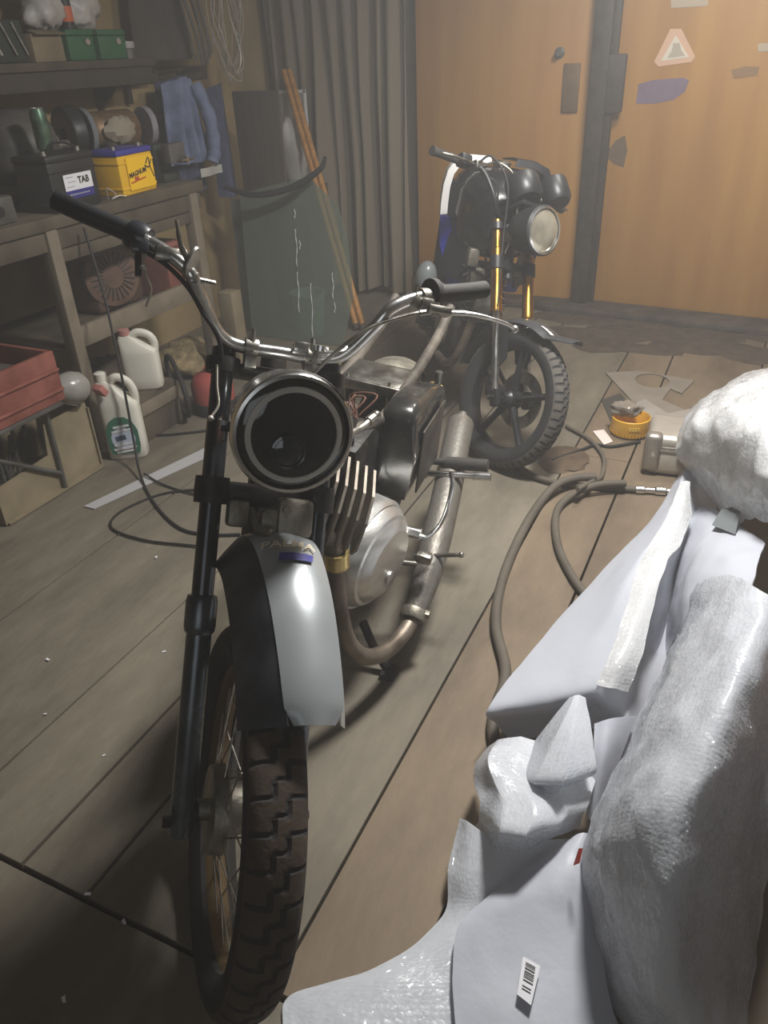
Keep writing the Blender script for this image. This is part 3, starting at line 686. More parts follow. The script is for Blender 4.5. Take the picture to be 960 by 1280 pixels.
cbs = [[(-.03, -.17, .92), (.03, -.12, .93), (.07, -.06, .86), (.05, -.04, .70), (-.02, -.03, .60)], [(-.03, -.18, .93), (.02, -.15, .95), (.06, -.10, .84), (.03, -.09, .64), (.02, -.1, .45), (.01, -.115, .2), (-.01, -.11, .06)], [(-.04, -.16, .9), (.0, -.10, .86), (-.02, -.08, .76), (-.07, -.07, .66)]]
for i, P in enumerate(cbs):
    obj('control_cable', MB(G).tube(cr(P, 7), .0045, 8), m_cable if i else m_steel, fb)
# body: tank, panels, engine, frame, seat, rear wheel
def ring(x, hw, z0, z1, n=20, yc=0., sq=.62):
    R_ = []
    for k in range(n):
        a = 2*PI*k/n; cx, sx = math.sin(a), -math.cos(a)
        R_.append((x, yc + hw * math.copysign(abs(cx) ** sq, cx), (z0+z1)/2 + (z1-z0)/2 * math.copysign(abs(sx) ** sq, sx)))
    return R_
def loft(mb, rings):
    ids = [[mb.v(q) for q in r] for r in rings]; n = len(ids[0])
    for A, Bq in zip(ids, ids[1:]):
        for j in range(n): mb.f((A[j], A[(j+1) % n], Bq[(j+1) % n], Bq[j]))
    mb.f(ids[0][::-1]); mb.f(ids[-1]); return mb
tk = loft(MB(CB), [ring(-.10, .07, .80, .98), ring(-.14, .12, .76, 1.04), ring(-.22, .17, .73, 1.085), ring(-.33, .20, .71, 1.10), ring(-.45, .19, .72, 1.09), ring(-.56, .14, .75, 1.04), ring(-.64, .09, .78, .97)])
tko = obj('fuel_tank', tk, mat('gloss_black_tank', '1b1b1d', .25, coat=.6), fb, 60)
cpn = MB(CB); cpn.lathe([(0, 0), (.04, 0), (.04, .014), (.03, .02), (0, .02)], (-.35, 0, 1.10), (0, 0, 1), 24); obj('fuel_cap', cpn, m_steel, tko)
for sd in (-1, 1):
    pw = MB(CB); rows = []
    for (z, y) in ((.86, .236), (.93, .243), (1.0, .243), (1.06, .232), (1.105, .205), (1.125, .15), (1.128, .06)):
        rows.append([(x, sd * (y - .25 * max(0, -.40 - x)), z - .15 * max(0, -.40 - x)) for x in (-.325, -.36, -.40, -.44, -.5)])
    pw.grid(rows, .006); obj('tank_panel', pw, m_white2 if sd < 0 else m_bowl, tko, 50, label='white tank side panel' if sd < 0 else None)
    fl_ = MB(CB); rows = []
    for (z, y, wd) in ((.875, .243, .03), (.93, .247, .03), (1.0, .247, .03), (1.06, .236, .03), (1.105, .209, .03), (1.13, .15, .03), (1.133, .06, .03)):
        q = Vector((y, z)); ctr = Vector((.0, .93)); dn = (ctr - q).normalized() * wd
        rows.append([(-.325 + .004*k, sd * (y + dn.x * k / 2), z + dn.y * k / 2) for k in range(3)])
    fl_.grid(rows, .005); obj('panel_edge', fl_, m_white2 if sd < 0 else m_bowl, tko, 50, label='white tank panel edge' if sd < 0 else None)
    pb = MB(CB); rows = []
    for (z, y, wd) in ((.875, .243, .03), (.82, .240, .055), (.75, .228, .085), (.70, .208, .075), (.64, .185, .07), (.57, .16, .07)):
        rows.append([(-.40 - .0*k, sd * (y - .03), z) for k in range(1)] + [(-.34, sd * (y - .004), z)] + [(-.318 + .01*k, sd * (y - wd * k / 3), z) for k in range(4)])
    pb.grid(rows, .006); obj('side_panel', pb, m_blue2, fb, 50, label='blue side panel')
    sh_ = MB(CB); sh_.grid([[(-.16 - .05*k, sd*(.10 + .034*k), z) for k in range(5)] for z in (.62, .72, .82, .92, 1.02)], .006); obj('tank_shroud', sh_, m_bowl, fb, 50)
fr_ = MB(CB)
fr_.tube(cr([(.0, 0, .84), (-.25, 0, .76), (-.6, 0, .72)], 5), .022, 10); fr_.tube(cr([(.02, 0, .74), (-.03, 0, .55), (-.1, 0, .32), (-.18, 0, .25), (-.6, 0, .25), (-.66, 0, .5), (-.6, 0, .72)], 5), .018, 10)
fr_.tube([(.045, 0, .72), (-.04, 0, .90)], .03, 14)
for sd in (-1, 1): fr_.tube(cr([(-.5, .09*sd, .74), (-.8, .10*sd, .76), (-1.15, .08*sd, .86)], 5), .013, 10); fr_.tube([(-.6, .08*sd, .33), (-.98, .085*sd, .29)], .018, 10)
obj('frame', fr_, m_bowl, fb)
se = loft(MB(CB), [ring(-.55, .10, .80, .88), ring(-.7, .13, .79, .87), ring(-.9, .13, .81, .9), ring(-1.1, .11, .84, .93), ring(-1.25, .07, .87, .93)])
obj('seat', se, mat('black_seat_vinyl', '201f20', .6, bump=.1), fb, 60)
e2 = MB(CB); e2.box((-.38, 0, .36), (.36, .26, .2), bev=.05, seg=3); e2.box((-.52, 0, .42), (.2, .2, .16), bev=.03); eo = obj('engine', e2, m_greasy, fb)
for k in range(7):
    f2 = MB(CB); f2.box((-.26, 0, .47 + .028*k), (.17 - .004*k, .19 - .004*k, .007), Matrix.Rotation(.2, 3, 'Y'), bev=.002); obj('cooling_fin', f2, m_steel, eo)
b2 = MB(CB); b2.tube([(-.25, 0, .44), (-.29, 0, .70)], .062, 18); obj('cylinder', b2, m_castalu, eo)
c2 = MB(CB); c2.lathe([(.10, -.12), (.10, -.15), (.085, -.165), (0, -.168)], (-.4, 0, .37), (0, 1, 0), 32); obj('crankcase_cover', c2, m_castalu, eo)
hp2 = MB(CB); hp2.tube(cr([(-.18, -.03, .58), (-.1, -.06, .52), (-.08, -.1, .36), (-.16, -.13, .25), (-.4, -.15, .22), (-.7, -.16, .26)], 6), .02, 12); hp2.tube(cr([(-.7, -.16, .26), (-.8, -.165, .29), (-1.2, -.17, .40)], 5), [.022] + [.045]*9 + [.03], 14)
obj('exhaust_pipe', hp2, m_exh2, fb)
cbr = MB(CB)
for k in range(7):
    r = random.Random(k + 3); P = [(-.14 - .1*r.random(), -.14 + .2*r.random(), .60 + .15*r.random()) for _ in range(4)]; cbr.tube(cr(P, 6), .006, 8)
obj('wiring_loom', cbr, m_cable, fb)
cb2 = MB(CB); cb2.box((-.2, -.07, .66), (.07, .08, .07), bev=.01); cb2.box((-.17, -.10, .74), (.06, .05, .08), bev=.01); obj('carburettor', cb2, m_castalu, fb)
mr = MB(CB); mr.ell((-.3, -.27, .60), (.05, .05, .075), 18, 12); mr.tube([(-.3, -.26, .58), (-.33, -.08, .56)], .009, 8); obj('side_lamp', mr, mat('smoky_grey_plastic', '6c7172', .3, coat=.4), fb, 60, label='smoky grey side lamp')
hn = MB(CB); hn.lathe([(0, -.02), (.045, -.015), (.05, .0), (.048, .012), (.02, .016), (0, .016)], (-.02, -.04, .58), (1, 0, .1), 24); obj('horn', hn, m_steel, fb)
rwh = obj('rear_wheel', tyre_mesh(CB @ Matrix.Translation((-.98, 0, .29)), .29, .055, blocks=6, nth=300), [MATS['grey_tyre_rubber'], MATS['grey_tyre_tread']], fb, 30)
r2 = MB(CB); r2.lathe([(.236, -.034), (.21, -.015), (.21, .015), (.236, .034), (.2, .02), (.2, -.02)], (-.98, 0, .29), (0, 1, 0), 48, closed=True); r2.lathe([(0, -.06), (.06, -.06), (.06, .06), (0, .06)], (-.98, 0, .29), (0, 1, 0), 24)
for k in range(5):
    a = 2*PI*k/5; r2.tube([(-.98 + math.cos(a)*.05, 0, .29 + math.sin(a)*.05), (-.98 + math.cos(a)*.205, 0, .29 + math.sin(a)*.205)], .018, 8)
obj('alloy_rim', r2, m_bowl, rwh)
ra = MB(CB); ra.grid([[(-.98 + math.cos(a)*.345, .07*k/2, .29 + math.sin(a)*.345) for k in range(-2, 3)] for a in [math.radians(55 + 9*i) for i in range(13)]], .003); obj('rear_fender', ra, m_bowl, fb)
tl = MB(CB); tl.box((-1.3, 0, .86), (.06, .14, .06), bev=.015); obj('tail_light', tl, mat('red_lamp_plastic', '8a1f1c', .3), fb)
ss = MB(CB); ss.tube(cr([(-.42, .12, .27), (-.45, .19, .15), (-.47, .27, .035)], 4), .012, 10); obj('side_stand', ss, m_bowl, fb)
for sd in (-1, 1):
    fp = MB(CB); fp.tube([(-.6, .1*sd, .30), (-.6, .24*sd, .31)], .014, 10); obj('footpeg', fp, m_grip, fb)

# ================================================================== LEFT SIDE: bench, shelf, things on and under them
m_wood = mat('grimy_bench_wood', '473f35', .78, 0, .35, 5, '5a5143', .2, 40, stretch=(1, 1, .4))
m_wood2 = mat('pale_bench_rail', '6d6354', .75, 0, .2, 6, '7d7262', .1, 40)
m_black = mat('black_plastic', '242424', .45, 0, .2, 10)
m_grey = mat('grey_metal', '5d5b57', .5, .4, .3, 10)
m_cardb = mat('grubby_cardboard', '7e725a', .85, 0, .2, 6, '8d8067')
m_hdpe = mat('white_canister_plastic', 'cfccc0', .45, 0, .08, 5, sub=.1)
m_red = mat('faded_red_paint', '7a4236', .65, 0, .25, 10, '8a5347')
m_label = mat('white_label', 'd8d8dc', .5)
m_navy = mat('navy_label', '2d2f78', .5)
m_ink = mat('black_ink', '2a2620', .6)
wbx = -2.6
# ---- workbench
bench = thing('workbench', (-2.95, 2.5, 0), 'long grimy wooden workbench along the left wall, carrying two batteries', 'workbench')
obj('bench_top', MB().box((-2.95, 2.42, .995), (.70, 1.9, .05), bev=.006), m_wood, bench)
obj('apron', MB().box((-2.63, 2.42, .93), (.03, 1.86, .08), bev=.004), m_wood, bench)
for (x, y) in ((-2.63, 1.49), (-2.63, 2.35), (-2.63, 3.28), (-3.24, 1.49), (-3.24, 3.28)):
    obj('leg', MB().box((x, y, .485), (.06, .06, .97), bev=.005), m_wood2, bench)
obj('lower_rail', MB().box((-2.62, 2.82, .52), (.03, .95, .09), bev=.004), m_wood2, bench)
obj('lower_shelf', MB().box((-2.95, 2.8, .468), (.6, .95, .02), bev=.003), m_wood, bench)
obj('cross_rail', MB().box((-2.63, 2.8, .86), (.03, .9, .05), bev=.004), m_wood, bench)
# ---- wall shelf
sh = thing('wall_shelf', (-3.15, 2.9, 1.5), 'dark wooden wall shelf above the bench, carrying green boxes and bags', 'shelf')
obj('shelf_board', MB().box((-3.155, 2.9, 1.535), (.31, 1.5, .035), bev=.004), m_wood, sh)
obj('shelf_apron', MB().box((-3.03, 2.9, 1.48), (.03, 1.46, .08), bev=.004), mat('dark_stained_wood', '3d372f', .8, 0, .2, 8), sh)
for y in (2.3, 3.5): obj('bracket', MB().prism([(-3.31, 1.517), (-3.06, 1.517), (-3.31, 1.30)], y - .01, y + .01, a=(1, 0, 0), b=(0, 0, 1), c=(0, 1, 0)), m_wood, sh)
TOP = 1.02
# ---- batteries
def battery(loc, ang, L_, D_, H_, mb_body, mb_lid, label, kind):
    t = thing('car_battery', (loc[0], loc[1], TOP), label, 'battery', None)
    Mx = Matrix.Translation((loc[0], loc[1], TOP)) @ Matrix.Rotation(ang, 4, 'Z')   # local y along the front, x outwards
    b = MB(Mx).box((-D_/2, 0, H_*.43), (D_, L_, H_*.86), bev=.006)
    for k in (.18, .82): b.box((-D_/2, 0, H_*.86*k), (D_ + .006, L_ + .006, .012), bev=.003)
    obj('case', b, mb_body, t)
    l = MB(Mx).box((-D_/2, 0, H_*.92), (D_ + .008, L_ + .008, H_*.13), bev=.008); lid = obj('lid', l, mb_lid, t)
    for sd in (-1, 1):
        tm = MB(Mx); tm.tube([(-.04, sd*L_*.36, H_*.96), (-.04, sd*L_*.36, H_*1.06)], [.011, .009], 14); obj('terminal', tm, mat('lead', '8a877f', .5, .6), t)
    return t, Mx
bt, BM = battery((-2.62, 2.55), math.radians(3), .27, .175, .215, m_black, m_black, 'black car battery with white and blue label on the bench edge', 1)
lb = MB(BM); lb.box((.005, .015, .105), (.002, .165, .062)); lo = obj('label', lb, m_label, bt, 0, label='white label reading TAB')
lb = MB(BM); lb.box((.005, .015, .059), (.0022, .165, .032)); obj('label_band', lb, m_navy, bt, 0, label='blue band of the label')
tx = MB(BM); flat_text(tx, 'TAB', .036, (.0065, .045, .108), (0, 1, 0), (0, 0, 1), bold=.0012); obj('lettering', tx, m_ink, bt, 0, label='black lettering TAB')
tx = MB(BM)
for k in range(3): tx.box((.0065, -.035 + .012*(k % 2), .125 - .018*k), (.001, .045, .003))
for k in range(9): tx.box((.0065, -.045 + .0135*k, .059), (.001, .009, .006))
obj('small_print', tx, mat('pale_print', '9d9ca8', .6), bt, 0)
st_ = MB(BM); st_.tube(cr([(-.03, -.09, .222), (-.05, -.03, .25), (-.05, .05, .245), (-.04, .09, .225)], 5), .005, 8); obj('carry_strap', st_, m_cable, bt)
m_yel = mat('yellow_battery_case', 'd9a91f', .45, 0, .05, 6); m_vio = mat('violet_battery_lid', '3b3a8c', .45)
bt2, BM2 = battery((-2.645, 2.96), math.radians(4), .25, .175, .19, m_yel, m_vio, 'yellow car battery with violet lid on the bench', 2)
lb = MB(BM2); lb.box((.005, .02, .085), (.002, .19, .135)); obj('label', lb, mat('bright_yellow_label', 'f0c01e', .45), bt2, 0, label='bright yellow label reading MAGNUM')
tx = MB(BM2); flat_text(tx, 'MAGNUM', .029, (.0065, -.008, .085), (0, 1, .12), (0, -.12, 1), bold=.001, shear=.15); obj('lettering', tx, m_ink, bt2, 0, label='black lettering MAGNUM')
tx = MB(BM2); tx.box((.0065, -.01, .055), (.001, .11, .006), Matrix.Rotation(.12, 3, 'X')); tx.box((.0065, -.02, .064), (.001, .03, .014)); obj('red_underline', tx, mat('label_red', 'b0472a', .5), bt2, 0, label='red underline stroke')
tx = MB(BM2)
for P in ([(.0065, .06, .115), (.0065, .085, .14), (.0065, .09, .10), (.0065, .11, .055)], [(.0065, .05, .11), (.0065, .08, .10), (.0065, .105, .13)]): tx.tube(cr(P, 5), .003, 6)
obj('swoosh', tx, m_ink, bt2)
# ---- green drink can on the black battery
can = thing('drink_can', (-2.75, 2.56, 1.24), 'green drink can standing on the black battery', 'can')
cb = MB().lathe([(0, 0), (.024, 0), (.032, .012), (.032, .135), (.026, .152), (.026, .156), (.02, .152), (0, .152)], (-2.75, 2.56, 1.238), (0, 0, 1), 28)
obj('can_body', cb, mat('green_can_print', '1f4a38', .3, .5, .5, 14, '6f8a74'), can)
obj('can_top', MB().lathe([(.0255, .153), (.027, .157), (.0235, .158), (.022, .1545), (0, .1545)], (-2.75, 2.56, 1.238), (0, 0, 1), 28), m_alu, can)
# ---- big black motor behind the battery
mo = thing('electric_motor', (-3.02, 2.62, TOP), 'large round black electric motor behind the black battery', 'motor')
mh = MB().lathe([(0, -.14), (.09, -.14), (.13, -.12), (.155, -.08), (.16, 0), (.155, .08), (.13, .13), (.06, .14), (0, .14)], (-3.02, 2.66, TOP + .21), (.35, .95, 0), 36)
mho = obj('housing', mh, mat('motor_black', '474542', .5, .2, .25, 8, '5c5955'), mo)
obj('shaft_boss', MB().lathe([(.055, .13), (.055, .17), (.02, .18), (.02, .23), (0, .23)], (-3.02, 2.66, TOP + .21), (.35, .95, 0), 20), m_grey, mo)
obj('motor_foot', MB().box((-3.02, 2.66, TOP + .04), (.2, .22, .08), bev=.01), m_black, mo)
# ---- bench grinder
gr = thing('bench_grinder', (-2.97, 3.2, TOP), 'bench grinder with copper coloured body between two wheels', 'grinder')
gx = Vector((.3, .95, 0)).normalized(); gc = Vector((-2.97, 3.2, TOP + .24))
gb = MB().lathe([(0, -.12), (.07, -.12), (.085, -.10), (.085, .10), (.07, .12), (0, .12)], gc, gx, 28); obj('motor_body', gb, mat('copper_brown_body', '7a6148', .45, .4, .3, 10, '8f765a'), gr)
obj('pedestal', MB().prism([(-.09, 0), (.09, 0), (.06, .17), (-.06, .17)], -.07, .07, o=(gc.x, gc.y, TOP), a=(.95, -.3, 0), b=(0, 0, 1), c=(.3, .95, 0)), m_grey, gr)
obj('wheel_guard', MB().lathe([(.115, -.06), (.12, -.05), (.12, .0), (.03, .01), (.03, -.06)], gc - gx * .19, gx, 32, closed=True), m_black, gr)
obj('grinding_wheel', MB().lathe([(0, -.012), (.105, -.012), (.105, .012), (0, .012)], gc - gx * .145, gx, 32), mat('grey_stone', '6c7074', .8, 0, .15, 20), gr, label='grey grinding stone')
obj('grinding_wheel', MB().lathe([(0, -.016), (.088, -.016), (.088, .016), (0, .016)], gc + gx * .19, gx, 32), mat('pale_stone', '807c84', .8, 0, .15, 20), gr, label='pale grinding stone')
obj('tool_rest', MB().box(gc + Vector((.1, -.12, -.06)), (.08, .06, .012), Matrix.Rotation(.5, 3, 'Y'), bev=.002), m_steel, gr)
rag = MB().ell(gc + Vector((.07, -.02, .0)), (.05, .10, .06), 16, 10, nz=.25, seed=4); obj('rag', rag, mat('pale_rag', '8f8676', .9), gr)
vi = thing('bench_vise', (-2.78, 3.25, TOP), 'dark greenish bench vise at the far end of the bench', 'vise')
vv = MB(); vv.box((-2.80, 3.29, TOP + .02), (.16, .12, .04), bev=.008); vv.box((-2.80, 3.29, TOP + .10), (.07, .10, .14), bev=.012); obj('vise_body', vv, mat('green_black_iron', '39403a', .5, .4, .3, 10), vi)
obj('jaw', MB().box((-2.69, 3.29, TOP + .13), (.05, .12, .09), bev=.008), m_grey, vi); obj('screw', MB().tube([(-2.78, 3.29, TOP + .10), (-2.61, 3.29, TOP + .10)], .013, 12), m_steel, vi); obj('vise_handle', MB().tube([(-2.62, 3.25, TOP + .10), (-2.62, 3.35, TOP + .10)], .006, 8), m_steel, vi)
tag(obj('wire_scrap', MB().tube(cr([(-2.66, 2.76, TOP + .003), (-2.64, 2.74, TOP + .05), (-2.63, 2.78, TOP + .02), (-2.64, 2.76, TOP + .004), (-2.63, 2.80, TOP + .012), (-2.62, 2.83, TOP + .004)], 6), .0028, 6), m_wire), 'curled pale wire scrap between the two batteries', 'wire')
gb_ = thing('power_supply', (-2.72, 2.2, TOP), 'small grey metal box at the left edge of the bench', 'box')
obj('case', MB().box((-2.72, 2.17, TOP + .05), (.14, .16, .10), bev=.01), m_grey, gb_); obj('socket', MB().lathe([(0, 0), (.02, 0), (.02, .008), (0, .008)], (-2.65, 2.17, TOP + .05), (1, 0, 0), 16), m_black, gb_)
# ---- things on the shelf
SH = 1.5525
m_green = mat('green_box_paint', '2f6a44', .5, 0, .12, 6, '2a5c3c')
for i, (y, L_, lab) in enumerate(((3.20, .17, 'left one of the two green metal boxes on the wall shelf'), (3.41, .19, 'right one of the two green metal boxes on the wall shelf'))):
    t = thing('tool_box', (-3.13, y, SH), lab, 'box', 'green boxes on the wall shelf')
    obj('box_body', MB().box((-3.13, y, SH + .05), (.16, L_, .10), bev=.008), m_green, t)
    obj('box_lid', MB().box((-3.13, y, SH + .1125), (.166, L_ + .006, .024), bev=.006), m_green, t)
    obj('clasp', MB().lathe([(0, 0), (.016, 0), (.014, .008), (0, .009)], (-3.047, y + .035, SH + .075), (1, 0, 0), 6), m_wire, t)
t = thing('carton', (-3.12, 2.99, SH), 'plain grey carton under a plastic bag on the wall shelf', 'carton')
obj('carton_body', MB().box((-3.12, 2.99, SH + .055), (.15, .18, .11), bev=.004), m_cardb, t); obj('carton_flap', MB().box((-3.04, 2.99, SH + .114), (.06, .17, .003), Matrix.Rotation(.25, 3, 'Y')), m_cardb, t)
m_bag = mat('pale_plastic_bag', 'b4b0ab', .35, 0, .12, 6, 'c7c3be', .4, 25)
def lump(name, c, r, m, seed, label, cat, nz=.0, amp=.3, group=None):
    from mathutils import noise
    mb = MB(); mb.ell(c, r, 28, 18); c = Vector(c)
    for i, p in enumerate(mb.V):
        d = p - c; k = 1 + amp * noise.noise(d * (5 / max(r)) * .35 + Vector((seed, 0, 0))) + amp * .5 * noise.noise(d * (12 / max(r)) * .35 + Vector((0, seed, 0)))
        q = c + d * k; q.z = max(q.z, c.z - r[2]); mb.V[i] = q
    return tag(obj(name, mb, m, None, 70), label, cat, group)
lump('plastic_bag', (-3.1, 3.06, SH + .14 + .07), (.07, .10, .095), m_bag, 3, 'crumpled pale plastic bag on the grey carton on the shelf', 'bag', amp=.45)
lump('plastic_bag', (-3.12, 3.30, SH + .1245 + .08), (.07, .11, .08), m_bag, 8, 'crumpled pale plastic bag on the green shelf boxes', 'bag', amp=.45)
lump('plastic_bag', (-3.12, 2.66, SH + .26), (.07, .07, .10), m_bag, 12, 'pale plastic bag at the left end of the shelf', 'bag', amp=.4)
t = thing('toolkit_case', (-3.12, 2.68, SH), 'dark case holding tools at the left end of the shelf', 'case')
obj('case_body', MB().box((-3.12, 2.70, SH + .08), (.16, .32, .16), bev=.01), mat('dark_green_case', '2d352f', .6, 0, .2, 8), t)
for k, y in enumerate((2.66, 2.74, 2.80)): obj('tool_handle', MB().tube([(-3.035, y, SH + .15), (-3.03, y + .05, SH + .03)], .006, 8), m_steel if k else m_wire, t)
t = thing('spray_can', (-3.10, 3.185, SH + .1245), 'spray can with orange band between the plastic bags', 'can')
cz = SH + .1245
obj('can_body', MB().lathe([(0, 0), (.03, 0), (.03, .15), (.022, .17), (0, .17)], (-3.085, 3.175, cz), (0, 0, 1), 20), m_black, t); obj('orange_band', MB().lathe([(.0305, .03), (.031, .035), (.031, .085), (.0305, .09)], (-3.085, 3.175, cz), (0, 0, 1), 20), mat('orange_print', 'c8643a', .5), t); obj('cap', MB().lathe([(.018, .17), (.018, .20), (0, .205)], (-3.085, 3.175, cz), (0, 0, 1), 16), m_black, t)
# small ledge right of the shelf with two tins
lg = thing('wall_bracket_ledge', (-3.24, 3.72, 1.46), 'small dark ledge on the wall right of the shelf', 'ledge'); obj('ledge_board', MB().box((-3.235, 3.72, 1.47), (.15, .24, .02), bev=.003), m_wood, lg); obj('bracket', MB().box((-3.28, 3.72, 1.40), (.02, .03, .12), bev=.002), m_wood, lg)
t = thing('jar', (-3.2, 3.67, 1.48), 'grey tin with pale lid on the small wall ledge', 'jar'); obj('jar_body', MB().lathe([(0, 0), (.045, 0), (.047, .03), (.047, .10), (.04, .12), (0, .12)], (-3.2, 3.67, 1.48), (0, 0, 1), 20), m_grey, t); obj('lid', MB().lathe([(.042, .12), (.044, .125), (.044, .15), (0, .152)], (-3.2, 3.67, 1.48), (0, 0, 1), 20), m_bag, t)
t = thing('paint_tin', (-3.2, 3.78, 1.48), 'low pinkish tin on the small wall ledge', 'tin'); obj('tin_body', MB().lathe([(0, 0), (.04, 0), (.04, .06), (0, .06)], (-3.2, 3.78, 1.48), (0, 0, 1), 20), mat('dusty_pink', '76585a', .6), t); obj('lid', MB().lathe([(.041, .058), (.041, .07), (.035, .068), (0, .068)], (-3.2, 3.78, 1.48), (0, 0, 1), 20), m_grey, t)

# ---- hanging clothes
def cloth(name, y0, y1, x, ztop, zbot, m, label, cat, folds=5, depth=.05, taper=0., seed=1, group=None, hem=0.):
    from mathutils import noise
    rows = []
    nr, nc = 26, 44
    for i in range(nr):
        f = i / (nr - 1); row = []
        for j in range(nc):
            g = j / (nc - 1); yy = y0 + (y1 - y0) * (.5 + (g - .5) * (1 - taper * (1 - f)))
            xx = x + depth * (.35 + .65*f) * math.sin(g * folds * 2 * PI + seed + .8 * math.sin(f * 3)) * (.6 + .4 * noise.noise(Vector((g * 5, f * 2, seed)))) + .07 * math.sin(g * PI)
            zz = ztop + (zbot - ztop) * f - .03 * abs(g - .5) * (1 - f) * 2 + hem * f * math.sin(g * 7 + seed)
            row.append((xx, yy, zz))
        rows.append(row)
    mb = MB().grid(rows, .006)
    return tag(obj(name, mb, m, None, 80), label, cat, group)
peg = thing('coat_rail', (-3.28, 4.0, 1.45), 'dark wooden coat rail on the left wall holding the work clothes', 'rail'); obj('rail_board', MB().box((-3.295, 4.0, 1.47), (.03, .9, .07), bev=.004), m_wood, peg)
for y in (3.75, 3.95, 4.15): obj('peg', MB().tube([(-3.29, y, 1.47), (-3.1, y, 1.49)], .009, 8), m_wood, peg)
m_blue3 = mat('blue_work_cloth', '616d8e', .9, 0, .28, 9, '7a86a4', .3, 50)
m_navyc = mat('navy_work_cloth', '3f4560', .9, 0, .3, 12, '4a5170', .3, 50)
jk = cloth('work_jacket', 3.72, 4.08, -3.10, 1.46, 1.03, m_blue3, 'faded blue work jacket hanging by the bench end', 'jacket', 4, .05, .25, 1)
sl = MB().tube(cr([(-3.05, 4.0, 1.42), (-3.0, 4.03, 1.25), (-2.99, 4.02, 1.08), (-3.0, 4.0, 1.02)], 6), [.05, .06, .06, .055] * 4 + [.055] * 3, 14, sq=.7); obj('sleeve', sl, m_blue3, jk, 70)
ov = cloth('overalls', 3.78, 4.12, -3.17, 1.465, .86, m_navyc, 'navy overalls with a pale reflective band, behind the blue jacket', 'overalls', 3, .04, .2, 3)
band = MB().grid([[(-2.985 + .01*math.sin(k), 3.86 + .035*k, z) for k in range(7)] for z in (1.0, .985, .97, .955)], .004); obj('reflective_band', band, mat('reflective_tape', 'b9b8b2', .4), ov, 60, label='pale reflective band')
cloth('trousers', 4.14, 4.27, -3.08, 1.42, .80, m_navyc, 'narrow blue trousers hanging beside the dark leaning board', 'trousers', 1.5, .03, .1, 5)
cloth('coat', 3.70, 4.22, -3.19, 2.25, 1.54, mat('dark_grey_cloth', '45413d', .95, 0, .2, 8), 'dark grey coat hanging high above the work clothes', 'coat', 2.5, .02, .35, 2)
# cables hanging above
wc = thing('wire_coil', (-3.05, 4.2, 1.4), 'coil of pale thin wire hanging above the leaning board', 'wire coil')
for k in range(9):
    r = random.Random(k); rz, ry = .27 + .06*r.random(), .07 + .04*r.random(); cy_, cz_ = 4.30 + .05*r.random(), 1.72 + .05*r.random()
    obj('wire_loop', MB().tube([(-3.02 + .03*math.sin(3*t + k) + .01*k*.5, cy_ + ry*math.cos(t), cz_ + rz*math.sin(t)) for t in [2*PI*i/40 for i in range(40)]], .0035, 6, closed=True), m_wire, wc)
dcb = thing('cable_bundle', (-3.1, 4.1, 1.3), 'bundle of grey cables hanging beside the pale wire coil', 'cable bundle')
for k in range(7):
    r = random.Random(k + 50); y = 3.99 + .025*k
    obj('cable', MB().tube(cr([(-3.12 + .02*r.random(), y - .05, 2.2), (-3.08 + .04*r.random(), y + .02*r.random(), 1.85), (-3.07 + .04*r.random(), y + .06, 1.6), (-3.06, y + .03 + .05*r.random(), 1.48 + .08*r.random())], 8), .008, 8), mat('grey_cable', '5b5852', .7), dcb)
hk = thing('wall_hook', (-3.3, 4.2, 1.98), 'iron wall hook holding the wire coil and cables', 'hook'); obj('hook_bar', MB().tube([(-3.31, 4.3, 2.0), (-2.98, 4.3, 2.0), (-2.96, 4.3, 2.03)], .008, 8), m_grey, hk); obj('hook_plate', MB().box((-3.3, 4.3, 2.0), (.015, .05, .09), bev=.003), m_grey, hk)
# ---- corner: board, pane, poles, bucket, curtain
bd = MB(); bd.box((-2.79, 4.21, .685), (.31, .02, 1.37), bev=.004); tag(obj('leaning_board', bd, mat('dark_brown_board', '3f3831', .8, 0, .25, 6, '4a423a', stretch=(4, 1, .5))), 'dark brown upright board standing behind the glass pane', 'board')
m_pane = bpy.data.materials.new('dirty_green_glass'); m_pane.use_nodes = True
_n = m_pane.node_tree.nodes; _l = m_pane.node_tree.links; _b = _n['Principled BSDF']; _b.inputs['Base Color'].default_value = (*lin('8d958c'), 1); _b.inputs['Roughness'].default_value = .25
_t = _n.new('ShaderNodeBsdfTransparent'); _t.inputs[0].default_value = (.75, .85, .78, 1); _m = _n.new('ShaderNodeMixShader'); _m.inputs[0].default_value = .36
_l.new(_t.outputs[0], _m.inputs[1]); _l.new(_b.outputs[0], _m.inputs[2]); _l.new(_m.outputs[0], _n['Material Output'].inputs[0])
gp = thing('glass_pane', (-2.55, 4.0, 0), 'dirty greenish sheet of glass leaning in the corner with lamp glints modelled as white streaks', 'glass')
tl_ = Matrix.Rotation(math.radians(-5), 3, 'X')
pane = MB(); pane.prism([(-2.86, 0), (-2.20, 0), (-2.13, .30), (-2.16, .62), (-2.22, .80), (-2.40, .94), (-2.62, .90), (-2.88, .84)], -.003, .003, o=(0, 3.98, .004), a=(1, 0, 0), b=(0, .10, .995), c=(0, .995, -.10)); obj('pane', pane, m_pane, gp, 0)
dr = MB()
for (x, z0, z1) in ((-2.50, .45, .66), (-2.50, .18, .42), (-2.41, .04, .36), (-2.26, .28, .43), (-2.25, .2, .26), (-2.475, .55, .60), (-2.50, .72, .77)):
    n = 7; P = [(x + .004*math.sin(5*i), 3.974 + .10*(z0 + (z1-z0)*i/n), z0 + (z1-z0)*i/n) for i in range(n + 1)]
    obj('painted_glint', MB().tube(P, [.0015 + .0018*((i*3) % 2) for i in range(n + 1)], 6), m_label, gp)  # thin white tubes stand in for lamp glints on the glass
